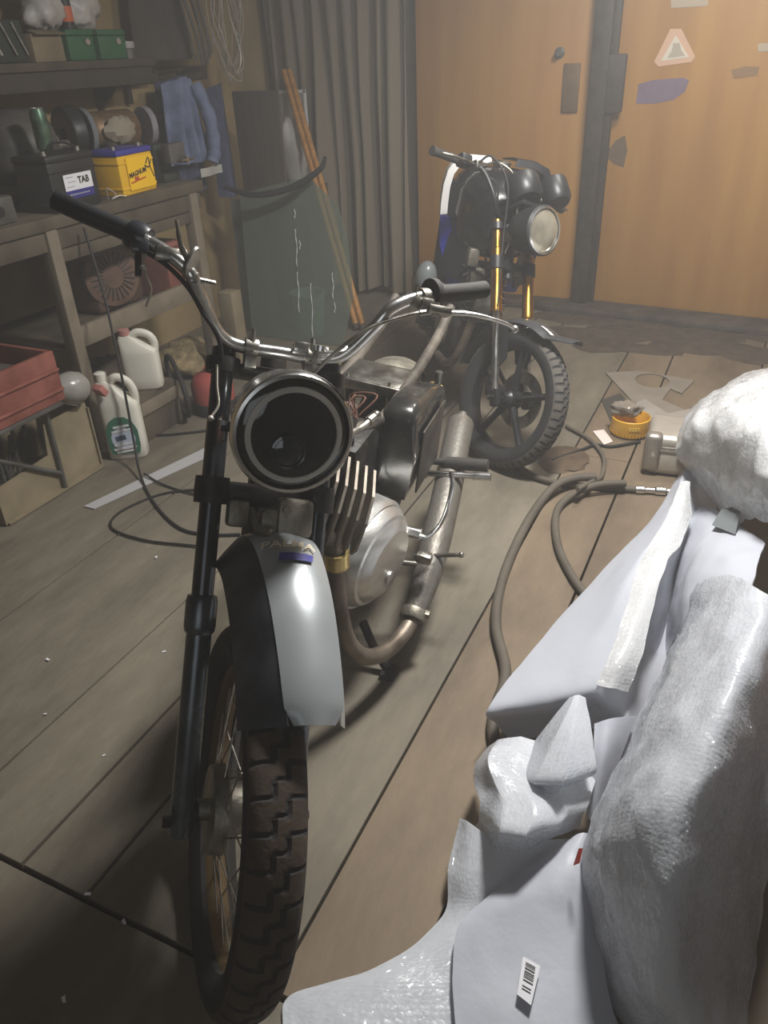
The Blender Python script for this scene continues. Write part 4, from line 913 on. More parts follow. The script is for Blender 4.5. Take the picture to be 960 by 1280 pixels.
gs = MB(); gs.prism([(-2.98, 0), (-2.70, 0), (-2.80, .80), (-3.0, .80)], -.004, .004, o=(0, 4.08, .004), a=(1, 0, 0), b=(0, .06, .998), c=(0, .998, -.06)); tag(obj('grey_sheet', gs, mat('grey_fibre_sheet', '5f625e', .7, 0, .15, 6)), 'grey sheet of board standing behind the left side of the glass', 'board')
rs = MB(); P = cr([(-2.86, 3.90, .90), (-2.66, 3.90, .865), (-2.45, 3.95, .90), (-2.30, 4.02, .985), (-2.27, 4.05, 1.05)], 8); rs.tube(P, [.012 + .016*math.sin(PI*i/(len(P)-1)) + .008 for i in range(len(P))], 12, sq=.5); tag(obj('rubber_strip', rs, m_dark), 'curved black rubber strip lying along the top of the glass', 'strip')
m_pole = mat('orange_varnished_pole', 'b07a36', .5, 0, .2, 8, 'c08c48', stretch=(6, 6, .6))
pa, pb = Vector((-3.02, 4.92, 1.45)), Vector((-2.26, 4.28, .015))
for k, lab in enumerate(('orange wooden pole leaning in the corner, left of its pair', 'orange wooden pole leaning in the corner, right of its pair')):
    o_ = Vector((.042 * k, .012*k, 0)); t = thing('wooden_pole', pb + o_, lab, 'pole', 'orange poles leaning in the corner')
    obj('shaft', MB().tube([pb + o_, pa + o_ * .8], .019, 14), m_pole, t); e_ = (pa - pb).normalized(); obj('end_cap', MB().tube([pb + o_, pb + o_ + e_ * .03], .0205, 14), m_wood, t)
wf = MB(); wf.box((-3.03, 4.945, 1.06), (.28, .012, .54), bev=.003); t = thing('framed_panel', (-3.03, 4.945, .79), 'white framed panel standing on a box in the corner', 'panel'); obj('panel_sheet', wf, mat('pale_sheet', 'a39f98', .6), t)
ff = MB()
for (x, z, w_, h_) in ((-3.17, 1.06, .02, .56), (-2.89, 1.06, .02, .56), (-3.03, 1.33, .30, .02), (-3.03, .80, .30, .02)): ff.box((x, 4.935, z), (w_, .012, h_), bev=.003)
obj('panel_frame', ff, m_label, t)
bx = thing('crate', (-3.0, 4.8, 0), 'dark wooden crate in the corner carrying a white bag', 'crate'); obj('crate_body', MB().box((-3.0, 4.80, .39), (.46, .30, .78), bev=.008), mat('dark_crate_wood', '4d463c', .8, 0, .2, 8), bx); obj('crate_batten', MB().box((-3.0, 4.64, .70), (.46, .02, .08), bev=.003), m_wood, bx)
lump('plastic_sack', (-2.96, 4.85, .79 + .19), (.10, .06, .19), mat('white_sack_plastic', 'c9c7c2', .5, 0, .08, 6, 'd8d5d0', .3, 30), 21, 'white plastic sack behind the orange poles', 'sack', amp=.3)
ls = MB(); ls.box((-3.05, 5.22, 1.52), (.36, .16, .03), bev=.004); tag(obj('wall_ledge', ls, m_wood), 'narrow dark ledge high in the corner behind the poles', 'ledge')
bk = thing('bucket', (-2.62, 4.16, 0), 'pale green plastic bucket standing behind the glass', 'bucket')
obj('bucket_body', MB().lathe([(0, 0), (.085, 0), (.105, .25), (.112, .255), (.112, .265), (.100, .26), (.082, .01), (0, .01)], (-2.52, 4.14, .002), (0, 0, 1), 28), mat('pale_green_plastic', '8fa397', .45), bk)
obj('bucket_handle', MB().tube([(-2.52 + .11*math.cos(t), 4.14 - .02 - .06*math.sin(t), .255 - .03*math.sin(t)) for t in [PI*i/12 for i in range(13)]], .003, 6), m_steel, bk)
from mathutils import noise as _nz
rows = []
for i in range(30):
    f = i / 29; row = []
    for j in range(110):
        g = j / 109; x = -3.24 + 1.02 * g
        fold = .045 * math.sin(g * 62 + 1.1*math.sin(f*2.2 + g*5)) + .03 * math.sin(g * 25 + f) + .03 * _nz.noise(Vector((g * 9, f * 1.5, 2)))
        row.append((x + .012*math.sin(g*40 + f*3) + .02 * f * (g - .5), 5.08 + fold * (.5 + .5*f) + .04 * _nz.noise(Vector((g*4, f*3, 5))), 2.45 - 2.40 * f + .02*math.sin(g*18)))
    rows.append(row)
cu = MB().grid(rows, .006); tag(obj('curtain', cu, mat('grey_canvas', '8b8171', .9, 0, .2, 4, '7c7263', .2, 60, stretch=(3, 1, .3)), None, 80), 'long grey canvas curtain in folds beside the doors', 'curtain')
rod = MB().tube([(-3.28, 5.12, 2.47), (-2.15, 5.12, 2.47)], .014, 10); tag(obj('curtain_rail', rod, m_grey), 'steel rail above the grey canvas curtain', 'rail')

# ---- under the bench
fan = thing('generator', (-2.92, 2.85, .478), 'reddish brown machine with round slotted cover on the lower bench shelf', 'machine')
obj('machine_body', MB().box((-3.0, 2.92, .478 + .15), (.3, .34, .30), bev=.04), mat('dull_machine_brown', '4b3a30', .6, 0, .3, 8, '5d463a'), fan)
gd = MB(); gd.lathe([(0, -.01), (.13, -.01), (.145, .004), (.14, .018), (.12, .022), (.045, .026), (0, .028)], (-2.845, 2.86, .65), (1, -.35, .05), 36); gdo = obj('vent_cover', gd, mat('dusty_red_cover', '5f4a3e', .6, 0, .2, 10, '6f5647'), fan)
ax3 = Vector((1, -.35, .05)).normalized(); xx, yy, _ = axes(ax3)
for k in range(24):
    a = 2*PI*k/24; d = xx*math.cos(a) + yy*math.sin(a); obj('vent_slot', MB().tube([Vector((-2.845, 2.86, .65)) + ax3*.0245 + d*.055, Vector((-2.845, 2.86, .65)) + ax3*.0225 + d*.115], .0045, 6), m_ink, gdo)
rb = thing('red_box', (-2.86, 3.19, .478), 'dull red metal box at the far end of the lower bench shelf', 'box'); obj('box_body', MB().box((-2.86, 3.19, .480 + .12), (.3, .14, .24), bev=.01), m_red, rb); obj('box_lid', MB().box((-2.86, 3.19, .480 + .255), (.31, .148, .03), bev=.008), m_red, rb)
lump('cloth_sack', (-2.90, 2.86, .13), (.15, .16, .13), mat('dark_sackcloth', '4e463b', .95, 0, .3, 12), 31, 'dark lumpy sack on the floor under the bench', 'sack', amp=.35)
lump('cloth_sack', (-2.86, 3.30, .09), (.17, .17, .09), mat('pale_shavings_sack', '8a7a5c', .95, 0, .35, 30, '9c8a68', .4, 60), 37, 'beige sack of shavings by the far bench leg', 'sack', amp=.35)
tag(obj('scrap_block', MB().box((-2.66, 3.53, .21), (.10, .10, .42), bev=.01), m_cardb), 'pale block standing beside the far bench leg', 'block')
# canisters
def jug(loc, ang, h, label, withlabel, capm):
    t = thing('canister', loc, label, 'canister', None)
    Mx = Matrix.Translation(loc) @ Matrix.Rotation(ang, 4, 'Z'); w_, d_ = .17, .10   # local x across, y depth (front = -y)
    def sec(z, a, b, dx=0): return [(dx + a/2*math.copysign(abs(math.cos(t))**.45, math.cos(t)), b/2*math.copysign(abs(math.sin(t))**.45, math.sin(t)), z) for t in [2*PI*i/24 for i in range(24)]]
    mb = loft(MB(Mx), [sec(.0, w_*.92, d_*.9), sec(.008, w_, d_), sec(h*.2, w_, d_), sec(h*.60, w_, d_), sec(h*.66, w_*.98, d_*.97), sec(h*.74, w_*.72, d_*.8, -.022), sec(h*.84, w_*.5, d_*.62, -.042), sec(h*.9, .05, .05, -.05)])
    body = obj('canister_body', mb, m_hdpe, t, 50)
    hd_ = MB(Mx).tube(cr([(-.03, 0, h*.86), (.01, 0, h*.93), (.055, 0, h*.88), (.075, 0, h*.76), (.072, 0, h*.62)], 6), .0165, 14, sq=1.1); obj('handle', hd_, m_hdpe, t)
    cp_ = MB(Mx).lathe([(.026, 0), (.026, h*.09), (.02, h*.1), (0, h*.1)], (-.05, 0, h*.9), (0, 0, 1), 20); obj('cap', cp_, capm, t)
    if withlabel:
        lb = MB(Mx); lb.prism([(-.06, .02), (.06, .02), (.068, .06), (.068, .13), (.05, .175), (.02, .195), (-.02, .195), (-.05, .175), (-.068, .13), (-.068, .06)], 0, .002, o=(0, -d_/2 - .003, .012), a=(1, 0, 0), b=(0, 0, 1), c=(0, -1, 0)); lo = obj('label', lb, mat('green_label', '2f6a55', .5), t, 0, label='green rimmed label')
        l2 = MB(Mx); l2.lathe([(0, 0), (.052, 0), (.052, .001), (0, .001)], (0, -d_/2 - .0055, .105), (0, -1, 0), 28, sy=1.0); obj('label_disc', l2, mat('pale_blue_label', 'b9c4d6', .5), lo, 0)
        l3 = MB(Mx)
        for z, ww in ((.165, .07), (.145, .09), (.08, .09), (.06, .10), (.045, .08)): l3.box((0, -d_/2 - .0075, z), (ww, .001, .010), Matrix.Rotation(-.12, 3, 'Y'))
        obj('label_print', l3, m_label, lo, 0)
        l4 = MB(Mx); l4.box((-.01, -d_/2 - .0075, .11), (.045, .001, .022), Matrix.Rotation(-.2, 3, 'Y')); obj('label_mark', l4, mat('label_ink_blue', '3c4a6a', .5), lo, 0)
    return t
jug((-2.44, 2.335, 0), math.radians(32), .40, 'white plastic canister with green and blue label on the floor', True, m_hdpe)
cr1 = thing('crate', (-2.62, 2.62, 0), 'low dark crate behind the labelled canister', 'crate'); obj('crate_body', MB().box((-2.58, 2.60, .11), (.26, .28, .22), bev=.008), m_wood, cr1); obj('crate_batten', MB().box((-2.445, 2.60, .16), (.012, .28, .06), bev=.003), m_wood2, cr1)
jug((-2.515, 2.60, .222), math.radians(32), .28, 'white canister with dull pink cap behind the labelled canister', False, mat('dull_pink_cap', 'a0726a', .5))
# cardboard box with rods, steel stand, red toolbox
bxl = thing('carton', (-2.58, 1.93, 0), 'open cardboard carton full of metal rods at the left edge', 'carton')
y0, y1, x0, x1 = 1.66, 2.20, -2.80, -2.43
ctn = MB(); ctn.prism([(y0, 0), (y1, 0), (y1, .30), (y1 - .24, .30), (y1 - .26, .17), (y0, .155)], -.004, .004, o=(x1, 0, .002), a=(-.03, 1, 0), b=(.0, 0, 1), c=(1, 0, 0)); obj('front_side', ctn, m_cardb, bxl, 0)
c2 = MB(); c2.box((-2.65, y0, .09), (.36, .008, .17)); obj('end_side', c2, m_cardb, bxl, 0); c3 = MB(); c3.box((-2.66, y1, .14), (.36, .008, .28)); obj('end_side', c3, m_cardb, bxl, 0)
obj('back_side', MB().box((x0 - .02, (y0+y1)/2, .13), (.008, y1 - y0, .26)), m_cardb, bxl, 0); obj('carton_floor', MB().box((-2.64, (y0+y1)/2, .008), (.36, y1 - y0 - .01, .008)), m_cardb, bxl, 0)
for k in range(9):
    r = random.Random(k + 9); x = -2.74 + .22*r.random(); y = 1.72 + .2*r.random()
    t = tag(obj('metal_rod', MB().tube([(x, y, .024), (x + .05*(r.random()-.5), y + .25*r.random() - .05, .20 + .12*r.random())], .006 + .004*r.random(), 8), m_grey), 'grey metal rod standing in the open cardboard carton', 'rod', 'rods in the carton')
stl = thing('steel_stand', (-2.55, 1.75, 0), 'grey tubular steel stand under the red toolbox', 'stand')
for (x, y) in ((-2.47, 1.60), (-2.90, 1.60), (-2.47, 1.97), (-2.90, 1.97)):
    obj('leg', MB().tube([(x, y, .0135 if (x > -2.6 and y > 1.7) else 0), (x, y + .01, .376)], .009, 10), m_grey, stl)
obj('stand_top', MB().box((-2.66, 1.79, .384), (.50, .46, .018), bev=.003), m_grey, stl); obj('brace', MB().tube([(-2.47, 1.97, .08), (-2.47, 1.60, .34)], .009, 8), m_grey, stl)
tb = thing('toolbox', (-2.55, 1.75, .395), 'faded red wooden toolbox heaped with tools at the left edge', 'toolbox')
TB = .395
obj('front_panel', MB().box((-2.42, 1.78, TB + .10), (.02, .52, .20), bev=.004), m_red, tb); obj('back_panel', MB().box((-2.76, 1.78, TB + .10), (.02, .52, .20), bev=.004), m_red, tb)
for y in (1.54, 2.03): obj('end_panel', MB().box((-2.59, y, TB + .10), (.34, .02, .20), bev=.004), m_red, tb)
obj('box_floor', MB().box((-2.59, 1.78, TB + .01), (.34, .5, .02)), m_red, tb)
for z in (.045, .125): obj('batten', MB().box((-2.407, 1.78, TB + z), (.012, .52, .012), bev=.003), m_red, tb)
for k in range(10):
    r = random.Random(k + 70); x = -2.72 + .26*r.random(); y = 1.60 + .3*r.random(); a = r.random()*PI; L_ = .1 + .08*r.random()
    mb = MB(); z = TB + .19 + .035*r.random(); mb.tube([(x - math.cos(a)*L_*.5, y - math.sin(a)*L_*.5, z), (x + math.cos(a)*L_*.5, y + math.sin(a)*L_*.5, z + .03)], .011, 8)
    tag(obj('hand_tool', mb, m_wire if k % 3 == 0 else m_grey), 'grimy hand tool heaped in the red toolbox', 'tool', 'tools heaped in the red toolbox')
fillr = lump('rag_heap', (-2.59, 1.79, TB + .11), (.13, .20, .085), mat('dark_rag', '3f3932', .95), 43, 'dark rags filling the red toolbox under the tools', 'rags', amp=.1)
rod = MB().tube([(-2.68, 1.55, .72), (-2.50, 2.0, .74)], .006, 8); 
bo = thing('bottle', (-2.42, 2.07, .31), 'grey translucent bottle with pink cap lying on the carton', 'bottle')
ba = Vector((-.15, -.95, .30)).normalized(); bc = Vector((-2.47, 2.20, .375))
obj('bottle_body', MB().lathe([(0, 0), (.045, .004), (.065, .03), (.068, .07), (.055, .11), (.026, .145), (.02, .16), (.0, .16)], bc, ba, 24), mat('cloudy_bottle', '8c8a84', .25, 0, .1, 8, coat=.4), bo); obj('cap', MB().lathe([(.024, .15), (.026, .155), (.026, .185), (0, .187)], bc, ba, 18), mat('pink_cap', '8f4a56', .5), bo); obj('bottle_tag', MB().box(bc + Vector((.03, .05, -.03)), (.05, .03, .05), Matrix.Rotation(.6, 3, 'X'), bev=.004), mat('red_white_tag', 'a56a62', .5), bo)
# floor things on the left
sp = MB(); sp.prism([(-2.29, 1.88), (-2.235, 1.93), (-2.245, 1.955)][:0] or [(-2.292, 1.886, 0.000), (-2.237, 1.886, 0.000), (-2.079, 2.446, 0.000), (-2.147, 2.515, 0.000)], .001, .005); tag(obj('plastic_strip', sp, mat('pale_grey_strip', 'a8a7a8', .5), None, 0), 'pale grey flat strip lying on the floor boards', 'strip')
c1 = cr([(-2.570, 2.493, 0.955), (-2.460, 2.411, 0.703), (-2.360, 2.311, 0.434), (-2.333, 2.270, 0.140), (-2.223, 2.156, 0.020), (-2.013, 1.997, 0.006), (-1.813, 1.894, 0.006), (-1.678, 1.899, 0.006), (-1.570, 1.942, 0.006)], 8)
tag(obj('black_cable', MB().tube(c1, .0055, 8), m_cable), 'black cable hanging from the bench down to the floor', 'cable')
c2 = cr([(-1.625, 1.826, 0.007), (-1.725, 1.805, 0.006), (-1.887, 1.775, 0.006), (-2.062, 1.796, 0.006), (-2.117, 1.903, 0.006), (-2.058, 2.077, 0.006), (-1.926, 2.171, 0.006), (-1.756, 2.215, 0.006)], 8)
tag(obj('cable', MB().tube(c2, .0045, 8), m_cable), 'black cable looped on the floor beside the fork', 'cable')
c3 = cr([(-2.572, 2.500, 0.006), (-2.436, 2.541, 0.006), (-2.249, 2.667, 0.006), (-2.106, 2.798, 0.006)], 8); tag(obj('cable', MB().tube(c3, .006, 8), m_cable), 'black cable running past the canister along the floor', 'cable')
c4 = cr([(-2.228, 2.182, 0.018), (-2.096, 2.149, 0.006), (-1.916, 2.132, 0.006), (-1.760, 2.164, 0.006)], 8); tag(obj('cable', MB().tube(c4, .004, 8), m_cable), 'thin black cable lying across the pale strip', 'cable')
hl_ = MB().tube([Vector((-2.496, 2.792, 0.155)) + Vector((-.45, .35, 0)).normalized() * (.17*math.cos(t)) + Vector((-.3, .2, .93)).normalized() * (.14*math.sin(t)) for t in [2*PI*i/40 for i in range(40)]], .012, 10, closed=True)
tag(obj('rubber_hose', hl_, m_dark), 'black rubber hose ring standing on the floor under the bench', 'hose')
rc = thing('fuel_can', (-2.33, 2.92, 0), 'faded red round can on the floor behind the black fork', 'can')
obj('can_body', MB().lathe([(0, 0), (.10, 0), (.105, .02), (.105, .15), (.08, .19), (.03, .21), (.03, .23), (0, .23)], (-2.37, 2.90, 0), (0, 0, 1), 28), mat('pinkish_red_can', '9a4a44', .5, 0, .15, 8), rc); obj('can_base', MB().lathe([(.106, .0), (.108, .003), (.108, .06), (.106, .064)], (-2.37, 2.90, 0.001), (0, 0, 1), 28), m_dark, rc)
ol = thing('oil_jug', (-2.38, 1.44, 0), 'pale yellowish jug cut off by the left picture edge', 'jug'); obj('jug_body', MB().lathe([(0, 0), (.06, 0), (.065, .02), (.065, .12), (.04, .16), (.02, .17), (0, .17)], (-2.42, 1.44, 0), (0, 0, 1), 24), mat('yellowed_plastic', 'aea67c', .5), ol); obj('cap', MB().lathe([(.022, .17), (.022, .19), (0, .192)], (-2.42, 1.44, 0), (0, 0, 1), 16), m_black, ol)
for i, p in enumerate(((-0.942, 0.590, 0.000), (-1.058, 0.607, 0.000), (-1.721, 1.138, 0.000), (-1.414, 1.304, 0.000), (-1.555, 0.967, 0.000), (-1.774, 1.705, 0.000), (-0.943, 0.422, 0.000), (-1.298, 0.918, 0.000))):
    r = random.Random(i); a = r.random()*PI; s_ = .004 + .004*r.random()
    tag(obj('paper_scrap', MB().prism([(-s_, -s_*.4), (s_, -s_*.5), (s_*.8, s_*.5), (-s_*.7, s_*.4)], .001, .003, o=(p[0], p[1], 0), a=(math.cos(a), math.sin(a), 0), b=(-math.sin(a), math.cos(a), 0)), m_label, None, 0), 'tiny pale scrap lying on the left floor boards', 'scrap', 'scraps on the floor boards')

# ================================================================== RIGHT SIDE: bubble wrap heap, hoses, things on the floor
m_bub = plastic_film('bubble_film', 'e8ebf0', 100, .3, .42, .15)
m_foam = plastic_film('foam_film', 'd6d9e1', 0, .38, .35, .12)
m_crump = plastic_film('crumpled_film', 'e6e7e8', 95, .2, .4, .22)
def sheet(name, ctrl, m, label, amp=0., seed=0, th=.0035, kr=10, kc=10, ridge=0., facet=False):
    return tag(obj(name, MB().grid(patch(ctrl, kr, kc, amp, seed, ridge=ridge, facet=facet), th), m, None, 40 if facet else 80), label, 'bubble wrap')
A_ = sheet('bubble_wrap', [
 [(-0.145, 2.925, 0.200), (-0.122, 3.034, 0.280), (-0.026, 3.175, 0.340), (0.111, 3.242, 0.400), (0.232, 3.455, 0.360)],
 [(-0.129, 2.367, 0.420), (-0.107, 2.400, 0.520), (-0.024, 2.444, 0.600), (0.087, 2.475, 0.660), (0.188, 2.666, 0.620)],
 [(-0.115, 2.319, 0.400), (-0.037, 2.176, 0.550), (0.034, 2.062, 0.660), (0.113, 2.050, 0.700), (0.218, 2.315, 0.600)],
 [(-0.077, 2.316, 0.360), (0.001, 2.123, 0.480), (0.062, 1.952, 0.600), (0.134, 1.879, 0.660), (0.237, 2.142, 0.540)],
 [(-0.008, 2.263, 0.330), (0.044, 2.057, 0.420), (0.092, 1.910, 0.530), (0.157, 1.813, 0.600), (0.258, 2.023, 0.460)],
 [(0.035, 2.221, 0.300), (0.073, 2.038, 0.380), (0.118, 1.926, 0.460), (0.182, 1.807, 0.520), (0.261, 1.919, 0.400)]], m_crump, 'bright crumpled bunch of bubble wrap on top of the heap', .006, 4, kr=14, kc=16, ridge=.024)
B_ = sheet('foam_wrap', [
 [(-0.100, 2.356, 0.350), (-0.090, 2.321, 0.375), (-0.070, 2.307, 0.380), (-0.046, 2.354, 0.350), (-0.030, 2.413, 0.300)],
 [(-0.151, 2.161, 0.270), (-0.103, 2.105, 0.335), (-0.051, 2.162, 0.300), (0.011, 2.310, 0.230), (0.045, 2.392, 0.160)],
 [(-0.258, 1.887, 0.200), (-0.155, 1.808, 0.300), (-0.080, 1.812, 0.325), (-0.036, 1.992, 0.190), (0.045, 2.100, 0.100)],
 [(-0.341, 1.636, 0.150), (-0.200, 1.562, 0.240), (-0.091, 1.550, 0.295), (-0.048, 1.741, 0.140), (0.034, 1.754, 0.080)],
 [(-0.398, 1.340, 0.140), (-0.273, 1.373, 0.180), (-0.159, 1.400, 0.235), (-0.082, 1.465, 0.190), (-0.000, 1.519, 0.080)],
 [(-0.385, 1.362, 0.060), (-0.256, 1.390, 0.100), (-0.154, 1.405, 0.170), (-0.069, 1.353, 0.160), (-0.008, 1.397, 0.060)],
 [(-0.338, 1.350, 0.020), (-0.250, 1.400, 0.050), (-0.150, 1.386, 0.120), (-0.072, 1.291, 0.130), (-0.021, 1.321, 0.040)]], m_foam, 'smooth white foam sheet falling to the left, pointing at the bikes', .003, 9, facet=True)
K_ = sheet('bubble_wrap', [
 [(-0.091, 2.234, 0.385), (-0.077, 2.229, 0.390), (-0.065, 2.233, 0.385)],
 [(-0.103, 2.050, 0.352), (-0.072, 2.041, 0.356), (-0.041, 2.071, 0.335)],
 [(-0.137, 1.830, 0.330), (-0.102, 1.809, 0.342), (-0.073, 1.814, 0.336)],
 [(-0.139, 1.625, 0.315), (-0.106, 1.621, 0.322), (-0.076, 1.634, 0.312)],
 [(-0.145, 1.459, 0.290), (-0.110, 1.461, 0.296), (-0.075, 1.488, 0.280)],
 [(-0.158, 1.380, 0.258), (-0.122, 1.382, 0.262), (-0.087, 1.415, 0.238)]], m_crump, 'bright narrow strip of bubble wrap along the crest of the foam sheet', .003, 33, ridge=.012)
L_ = sheet('foam_wrap', [
 [(-0.144, 1.320, 0.200), (-0.108, 1.338, 0.215), (-0.061, 1.392, 0.190)],
 [(-0.128, 1.255, 0.170), (-0.105, 1.260, 0.175), (-0.072, 1.310, 0.150)],
 [(-0.120, 1.208, 0.120), (-0.101, 1.204, 0.120), (-0.082, 1.233, 0.110)],
 [(-0.117, 1.171, 0.070), (-0.098, 1.162, 0.070), (-0.085, 1.185, 0.070)]], m_foam, 'small white flap of foam between the fan shaped fold and the big bulge', .002, 41)
G_ = sheet('foam_wrap', [
 [(-0.064, 2.296, 0.260), (0.006, 2.176, 0.330), (0.076, 2.022, 0.390), (0.141, 1.814, 0.460)],
 [(-0.064, 2.062, 0.200), (-0.011, 1.890, 0.350), (0.052, 1.796, 0.430), (0.125, 1.644, 0.490)],
 [(-0.050, 1.868, 0.150), (-0.012, 1.694, 0.340), (0.049, 1.615, 0.430), (0.120, 1.514, 0.490)],
 [(-0.029, 1.738, 0.100), (-0.002, 1.600, 0.300), (0.057, 1.525, 0.400), (0.118, 1.470, 0.450)]], m_foam, 'grey shaded fold of foam wrap under the bright crumpled bunch', .006, 2)
C_ = sheet('bubble_wrap', [
 [(-0.001, 1.699, 0.340), (0.022, 1.589, 0.470), (0.073, 1.486, 0.560), (0.136, 1.386, 0.610), (0.204, 1.427, 0.520), (0.292, 1.703, 0.200), (0.336, 1.806, 0.000)],
 [(-0.018, 1.589, 0.240), (0.015, 1.399, 0.450), (0.068, 1.293, 0.560), (0.124, 1.226, 0.600), (0.190, 1.294, 0.480), (0.272, 1.558, 0.140), (0.301, 1.586, 0.000)],
 [(-0.069, 1.239, 0.220), (-0.022, 1.140, 0.410), (0.034, 1.072, 0.520), (0.096, 1.045, 0.550), (0.167, 1.130, 0.400), (0.240, 1.284, 0.120), (0.270, 1.307, 0.000)],
 [(-0.102, 1.032, 0.160), (-0.053, 0.966, 0.350), (0.004, 0.916, 0.460), (0.068, 0.902, 0.470), (0.144, 0.963, 0.320), (0.220, 1.065, 0.090), (0.249, 1.065, 0.000)],
 [(-0.064, 0.946, 0.080), (-0.027, 0.880, 0.270), (0.017, 0.840, 0.370), (0.067, 0.818, 0.380), (0.137, 0.860, 0.240), (0.216, 0.926, 0.060), (0.242, 0.918, 0.000)],
 [(-0.015, 0.868, 0.010), (0.026, 0.811, 0.160), (0.063, 0.771, 0.240), (0.109, 0.764, 0.230), (0.169, 0.784, 0.130), (0.225, 0.805, 0.030), (0.246, 0.795, 0.000)],
 [(0.049, 0.789, 0.000), (0.077, 0.776, 0.050), (0.113, 0.756, 0.090), (0.153, 0.753, 0.080), (0.197, 0.755, 0.040), (0.232, 0.753, 0.010), (0.251, 0.748, 0.000)]], m_bub, 'big rounded bulge of bubble wrap with a red mark, at the right front', .009, 6, ridge=.012)
E_ = sheet('bubble_wrap', [
 [(-0.376, 1.229, 0.100), (-0.338, 1.215, 0.170), (-0.292, 1.238, 0.180), (-0.202, 1.248, 0.170), (-0.119, 1.259, 0.130)],
 [(-0.371, 1.146, 0.130), (-0.332, 1.122, 0.210), (-0.277, 1.155, 0.190), (-0.181, 1.162, 0.180), (-0.112, 1.193, 0.140)],
 [(-0.349, 1.094, 0.140), (-0.301, 1.075, 0.200), (-0.238, 1.077, 0.210), (-0.156, 1.088, 0.200), (-0.111, 1.140, 0.150)],
 [(-0.325, 1.054, 0.150), (-0.270, 1.033, 0.200), (-0.202, 1.025, 0.215), (-0.145, 1.068, 0.190), (-0.114, 1.119, 0.150)],
 [(-0.322, 1.037, 0.120), (-0.253, 0.968, 0.190), (-0.204, 0.969, 0.200), (-0.159, 1.033, 0.180), (-0.118, 1.113, 0.140)],
 [(-0.336, 1.062, 0.050), (-0.265, 0.985, 0.110), (-0.213, 0.992, 0.120), (-0.162, 1.051, 0.120), (-0.119, 1.119, 0.100)]], m_bub, 'small folded bunch of bubble wrap with a brightly glinting patch', .003, 14, ridge=.008, facet=True)
F_ = sheet('foam_wrap', [
 [(-0.209, 1.345, 0.235), (-0.198, 1.341, 0.250), (-0.188, 1.348, 0.250), (-0.174, 1.354, 0.240)],
 [(-0.234, 1.290, 0.210), (-0.202, 1.234, 0.260), (-0.176, 1.222, 0.275), (-0.147, 1.278, 0.240)],
 [(-0.263, 1.229, 0.170), (-0.213, 1.146, 0.245), (-0.169, 1.137, 0.275), (-0.125, 1.215, 0.230)],
 [(-0.279, 1.162, 0.140), (-0.221, 1.091, 0.225), (-0.165, 1.084, 0.260), (-0.110, 1.184, 0.210)],
 [(-0.260, 1.182, 0.100), (-0.210, 1.109, 0.190), (-0.162, 1.099, 0.225), (-0.115, 1.191, 0.180)]], m_bub, 'fan shaped fold of bubble film spreading below the foam sheet', .002, 23, facet=True)
D_ = sheet('bubble_wrap', [
 [(-0.363, 1.036, 0.100), (-0.326, 1.018, 0.120), (-0.238, 1.012, 0.090), (-0.169, 1.075, 0.080), (-0.099, 1.106, 0.080)],
 [(-0.352, 0.939, 0.060), (-0.296, 0.926, 0.070), (-0.228, 0.986, 0.050), (-0.155, 1.032, 0.050), (-0.071, 1.041, 0.060)],
 [(-0.335, 0.858, 0.020), (-0.286, 0.876, 0.040), (-0.210, 0.928, 0.040), (-0.133, 0.949, 0.045), (-0.045, 0.957, 0.050)],
 [(-0.416, 0.714, 0.012), (-0.337, 0.766, 0.025), (-0.239, 0.815, 0.030), (-0.122, 0.847, 0.035), (-0.015, 0.870, 0.035)],
 [(-0.544, 0.608, 0.008), (-0.406, 0.657, 0.020), (-0.253, 0.718, 0.020), (-0.113, 0.762, 0.025), (0.018, 0.811, 0.020)],
 [(-0.527, 0.543, 0.006), (-0.382, 0.575, 0.015), (-0.226, 0.646, 0.012), (-0.083, 0.708, 0.015), (0.058, 0.768, 0.015)],
 [(-0.496, 0.460, 0.006), (-0.344, 0.500, 0.012), (-0.196, 0.567, 0.010), (-0.049, 0.633, 0.010), (0.085, 0.693, 0.010)]], m_bub, 'flat sheet of bubble wrap on the floor reaching the near front wheel', .003, 17)
H_ = sheet('foam_wrap', [
 [(-0.130, 1.057, 0.125), (-0.117, 1.063, 0.140), (-0.102, 1.069, 0.145), (-0.086, 1.076, 0.135)],
 [(-0.219, 0.949, 0.085), (-0.165, 0.958, 0.115), (-0.114, 0.974, 0.125), (-0.063, 0.996, 0.115)],
 [(-0.286, 0.841, 0.065), (-0.208, 0.862, 0.085), (-0.123, 0.893, 0.095), (-0.039, 0.933, 0.085)],
 [(-0.272, 0.750, 0.045), (-0.188, 0.777, 0.062), (-0.100, 0.811, 0.072), (-0.011, 0.854, 0.062)],
 [(-0.231, 0.660, 0.035), (-0.146, 0.691, 0.050), (-0.063, 0.728, 0.055), (0.028, 0.779, 0.042)],
 [(-0.189, 0.576, 0.025), (-0.100, 0.612, 0.035), (-0.021, 0.647, 0.035), (0.072, 0.691, 0.030)]], m_foam, 'smooth grey foam sheet on the floor carrying a barcode sticker', .003, 27)
